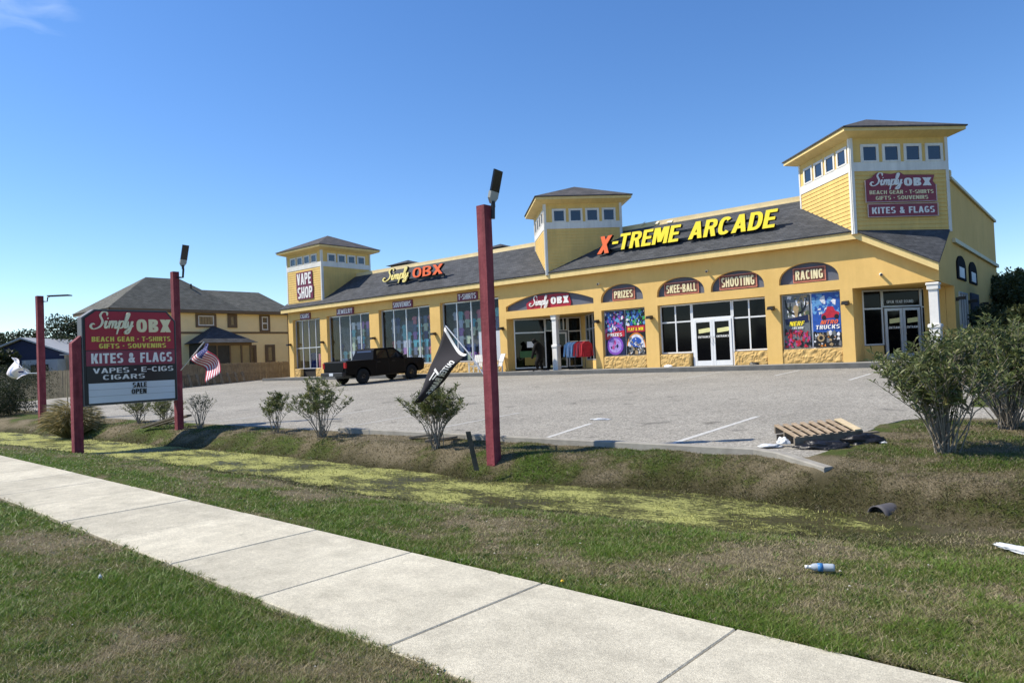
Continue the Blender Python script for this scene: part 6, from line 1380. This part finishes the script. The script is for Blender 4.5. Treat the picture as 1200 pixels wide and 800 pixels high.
# corners: left-front, right-front, right-back, left-back (seen from the sidewalk)
def pp(a,b,z=0): return pc[0].lerp(pc[1],a).lerp(pc[3].lerp(pc[2],a),b)+Vector((0,0,z))
for k in range(8):
    a0_=k/8+.012; a1_=a0_+(.058 if k<7 else .10)
    mb=MB(); top=[pp(a0_,0),pp(a1_,0),pp(a1_,1),pp(a0_,1)]
    mb.prism([p for p in top],(0,0,.02)); mb.build('slat',PALLN if k==7 else PALLW,t)
for b in (.03,.47,.93):
    mb=MB(); mb.prism([pp(0.0,b,-.002),pp(1.0,b,-.002),pp(1.0,b,-.10),pp(0,b,-.10)],(pp(0,1)-pp(0,0)).normalized()*.05); mb.build('stringer',GREYW,t)  # stringers darker than the slats, painting shade into the gaps
t=thing('broken_pallet',(-3.35,10.8,.2),'dark broken pallet squashed underneath the upper pallet','pallet')
for k in range(7):
    a=.03+k*.14; mb=MB(); off=Vector((random.uniform(.02,.12),-.05,-.22+random.uniform(-.03,.03))); mb.prism([pp(a,.05)+off,pp(a+.1,.05)+off,pp(a+.1,.95)+off,pp(a,.95)+off],(0,0,.025)); mb.build('slat',GREYW,t)  # old grey wood, kept dark to paint in shade under the upper slats
for k,(a,b,l_,r_) in enumerate(((.35,1.0,.55,-.2),(.72,.85,.5,.15),(.98,.55,.45,.9))):
    p0=pp(a,b,-.17+.015*k); d_=Vector((math.cos(r_),math.sin(r_),0)); mb=MB(); mb.fbox(p0,d_,EZ,(-d_.y,d_.x,0),l_,.022,.09); mb.build('broken_slat',PALLW if k==1 else GREYW,t)
for b in (.06,.5,.9): mb=MB(); mb.prism([pp(.02,b,-.12),pp(1.02,b,-.12),pp(1.02,b,-.21),pp(.02,b,-.21)],(.0,.05,0)); mb.build('stringer',GREYW,t)
def bag(x,y,z,sx,sy,sz,mt,label,seed,cat='litter',rz=0,name='rubbish_bag'):
    bm=bmesh.new(); bmesh.ops.create_icosphere(bm,subdivisions=4,radius=1)
    for v in bm.verts:
        k=1+.45*mnoise.noise(v.co*1.7+Vector((seed,0,0)))+.25*mnoise.noise(v.co*5+Vector((0,seed,0))); a=Vector((v.co.x*sx*k,v.co.y*sy*k,max(-.2,v.co.z)*sz*k)); v.co=Matrix.Rotation(rz,4,'Z')@a
    mb=MB(); mb.add([v.co+Vector((x,y,z)) for v in bm.verts],[tuple(v.index for v in f.verts) for f in bm.faces]); bm.free(); return tag(mb.build(name,mt,smooth=True),label,cat)
BAG=M('black_plastic_sheet',(.012,.012,.014),.35,.3,10,.4,30); PLW=M('white_plastic_sheet',(.62,.64,.66),.45,.15,10,.4,30)
bag(-2.72,10.6,.24,.34,.16,.11,BAG,'black rubbish bag squeezed out right of the pallet',3,rz=.4)
bag(-3.05,10.2,.22,.32,.14,.08,BAG,'black rubbish bag under the front edge of the pallet',5,rz=.3)
bag(-3.62,10.2,.25,.09,.04,.07,PLW,'white torn plastic hanging from the left corner of the pallet',8)
bag(-3.75,10.05,.215,.16,.08,.03,PLW,'white plastic scrap on the asphalt left of the pallet',9,rz=.5)
bag(-2.42,10.62,.25,.05,.03,.02,PLW,'white plastic scrap on the grass right of the pallet',11)
bag(-8.12,12.4,lotz(12.4)+.01,.19,.09,.02,PLW,'flattened white sheet at the end of the painted line',13,rz=.3)
bag(-.55,11.9,.33,.07,.04,.03,PLW,'small pale scrap in the grass under the right shrubs',15)
bag(-.62,7.02,tz(-.62,7.02)+.03,.24,.05,.035,PLW,'crumpled clear plastic wrap at the right edge beyond the ditch bend',17,rz=-.55)
# water bottle
t=thing('plastic_bottle',(-1.67,5.41,tz(-1.67,5.41)),'clear plastic bottle with blue label lying on the grass','bottle')
bd=Vector((.90,.42,0)).normalized(); o0=Vector((-1.78,5.36,tz(-1.67,5.41)+.045))
CLR=M('bottle_plastic',(.42,.47,.50),.15,.1,20,spec=.8)
SB=.88
ks=[(0,.012),(.02,.012),(.021,.016),(.03,.016),(.05,.028),(.07,.032),(.10,.031),(.115,.033),(.14,.031),(.16,.033),(.18,.031),(.20,.033),(.215,.028)]
def rev(name,mt,ks,par,n=14):
    mb=MB(); mb.tube([o0+bd*a*SB for a,_ in ks],[b*SB for _,b in ks],n); return mb.build(name,mt,par,smooth=True)
rev('bottle_body',CLR,ks,t); rev('cap',SWHITE,[(-.012,.015),(.012,.015)],t); rev('label_band',M('bottle_label_blue',(.05,.2,.45),.4),[(.085,.0335),(.125,.0345)],t)
# culvert pipe
t=thing('culvert_pipe',(-1.95,8.3,-.25),'dark grey drain pipe end poking out of the far ditch bank','pipe')
mb=MB(); N_=18; vs=[];fs=[]; ax=Vector((.35,.93,.0)).normalized(); sx_=Vector((ax.y,-ax.x,0)); c=Vector((-1.98,8.24,-.24))
K=7
for i in range(K):
    rr=.122
    for ring_r in (rr,):
        for k in range(N_+1):
            a=math.pi*2*k/N_; vs.append(c+ax*(i*.06-.02*math.cos(a))+sx_*math.cos(a)*rr*1.05+Vector((0,0,math.sin(a)*rr)))
for i in range(K-1):
    for k in range(N_): o=i*(N_+1)+k; fs.append((o,o+1,o+N_+2,o+N_+1))
mb.add(vs,fs); o=mb.build('pipe_wall',PIPE,t,smooth=True); so=o.modifiers.new('s','SOLIDIFY'); so.thickness=.012
mb=MB(); mb.tube([c+ax*.08,c+ax*.10],.112,16); mb.build('inside_shade',BLACK,t)  # black disc stands in for the shade inside the pipe
# reed-like weed tuft, scrap timber strip
bag(-6.19,2.20,.012,.010,.012,.025,SWHITE,'tiny white paper scrap standing in the near grass at the lower left',19)
bag(-3.05,4.08,.012,.012,.012,.010,M('dandelion_yellow',(.8,.5,.03),.6),'yellow dandelion head in the grass by the far sidewalk edge',20,cat='flower',name='dandelion')
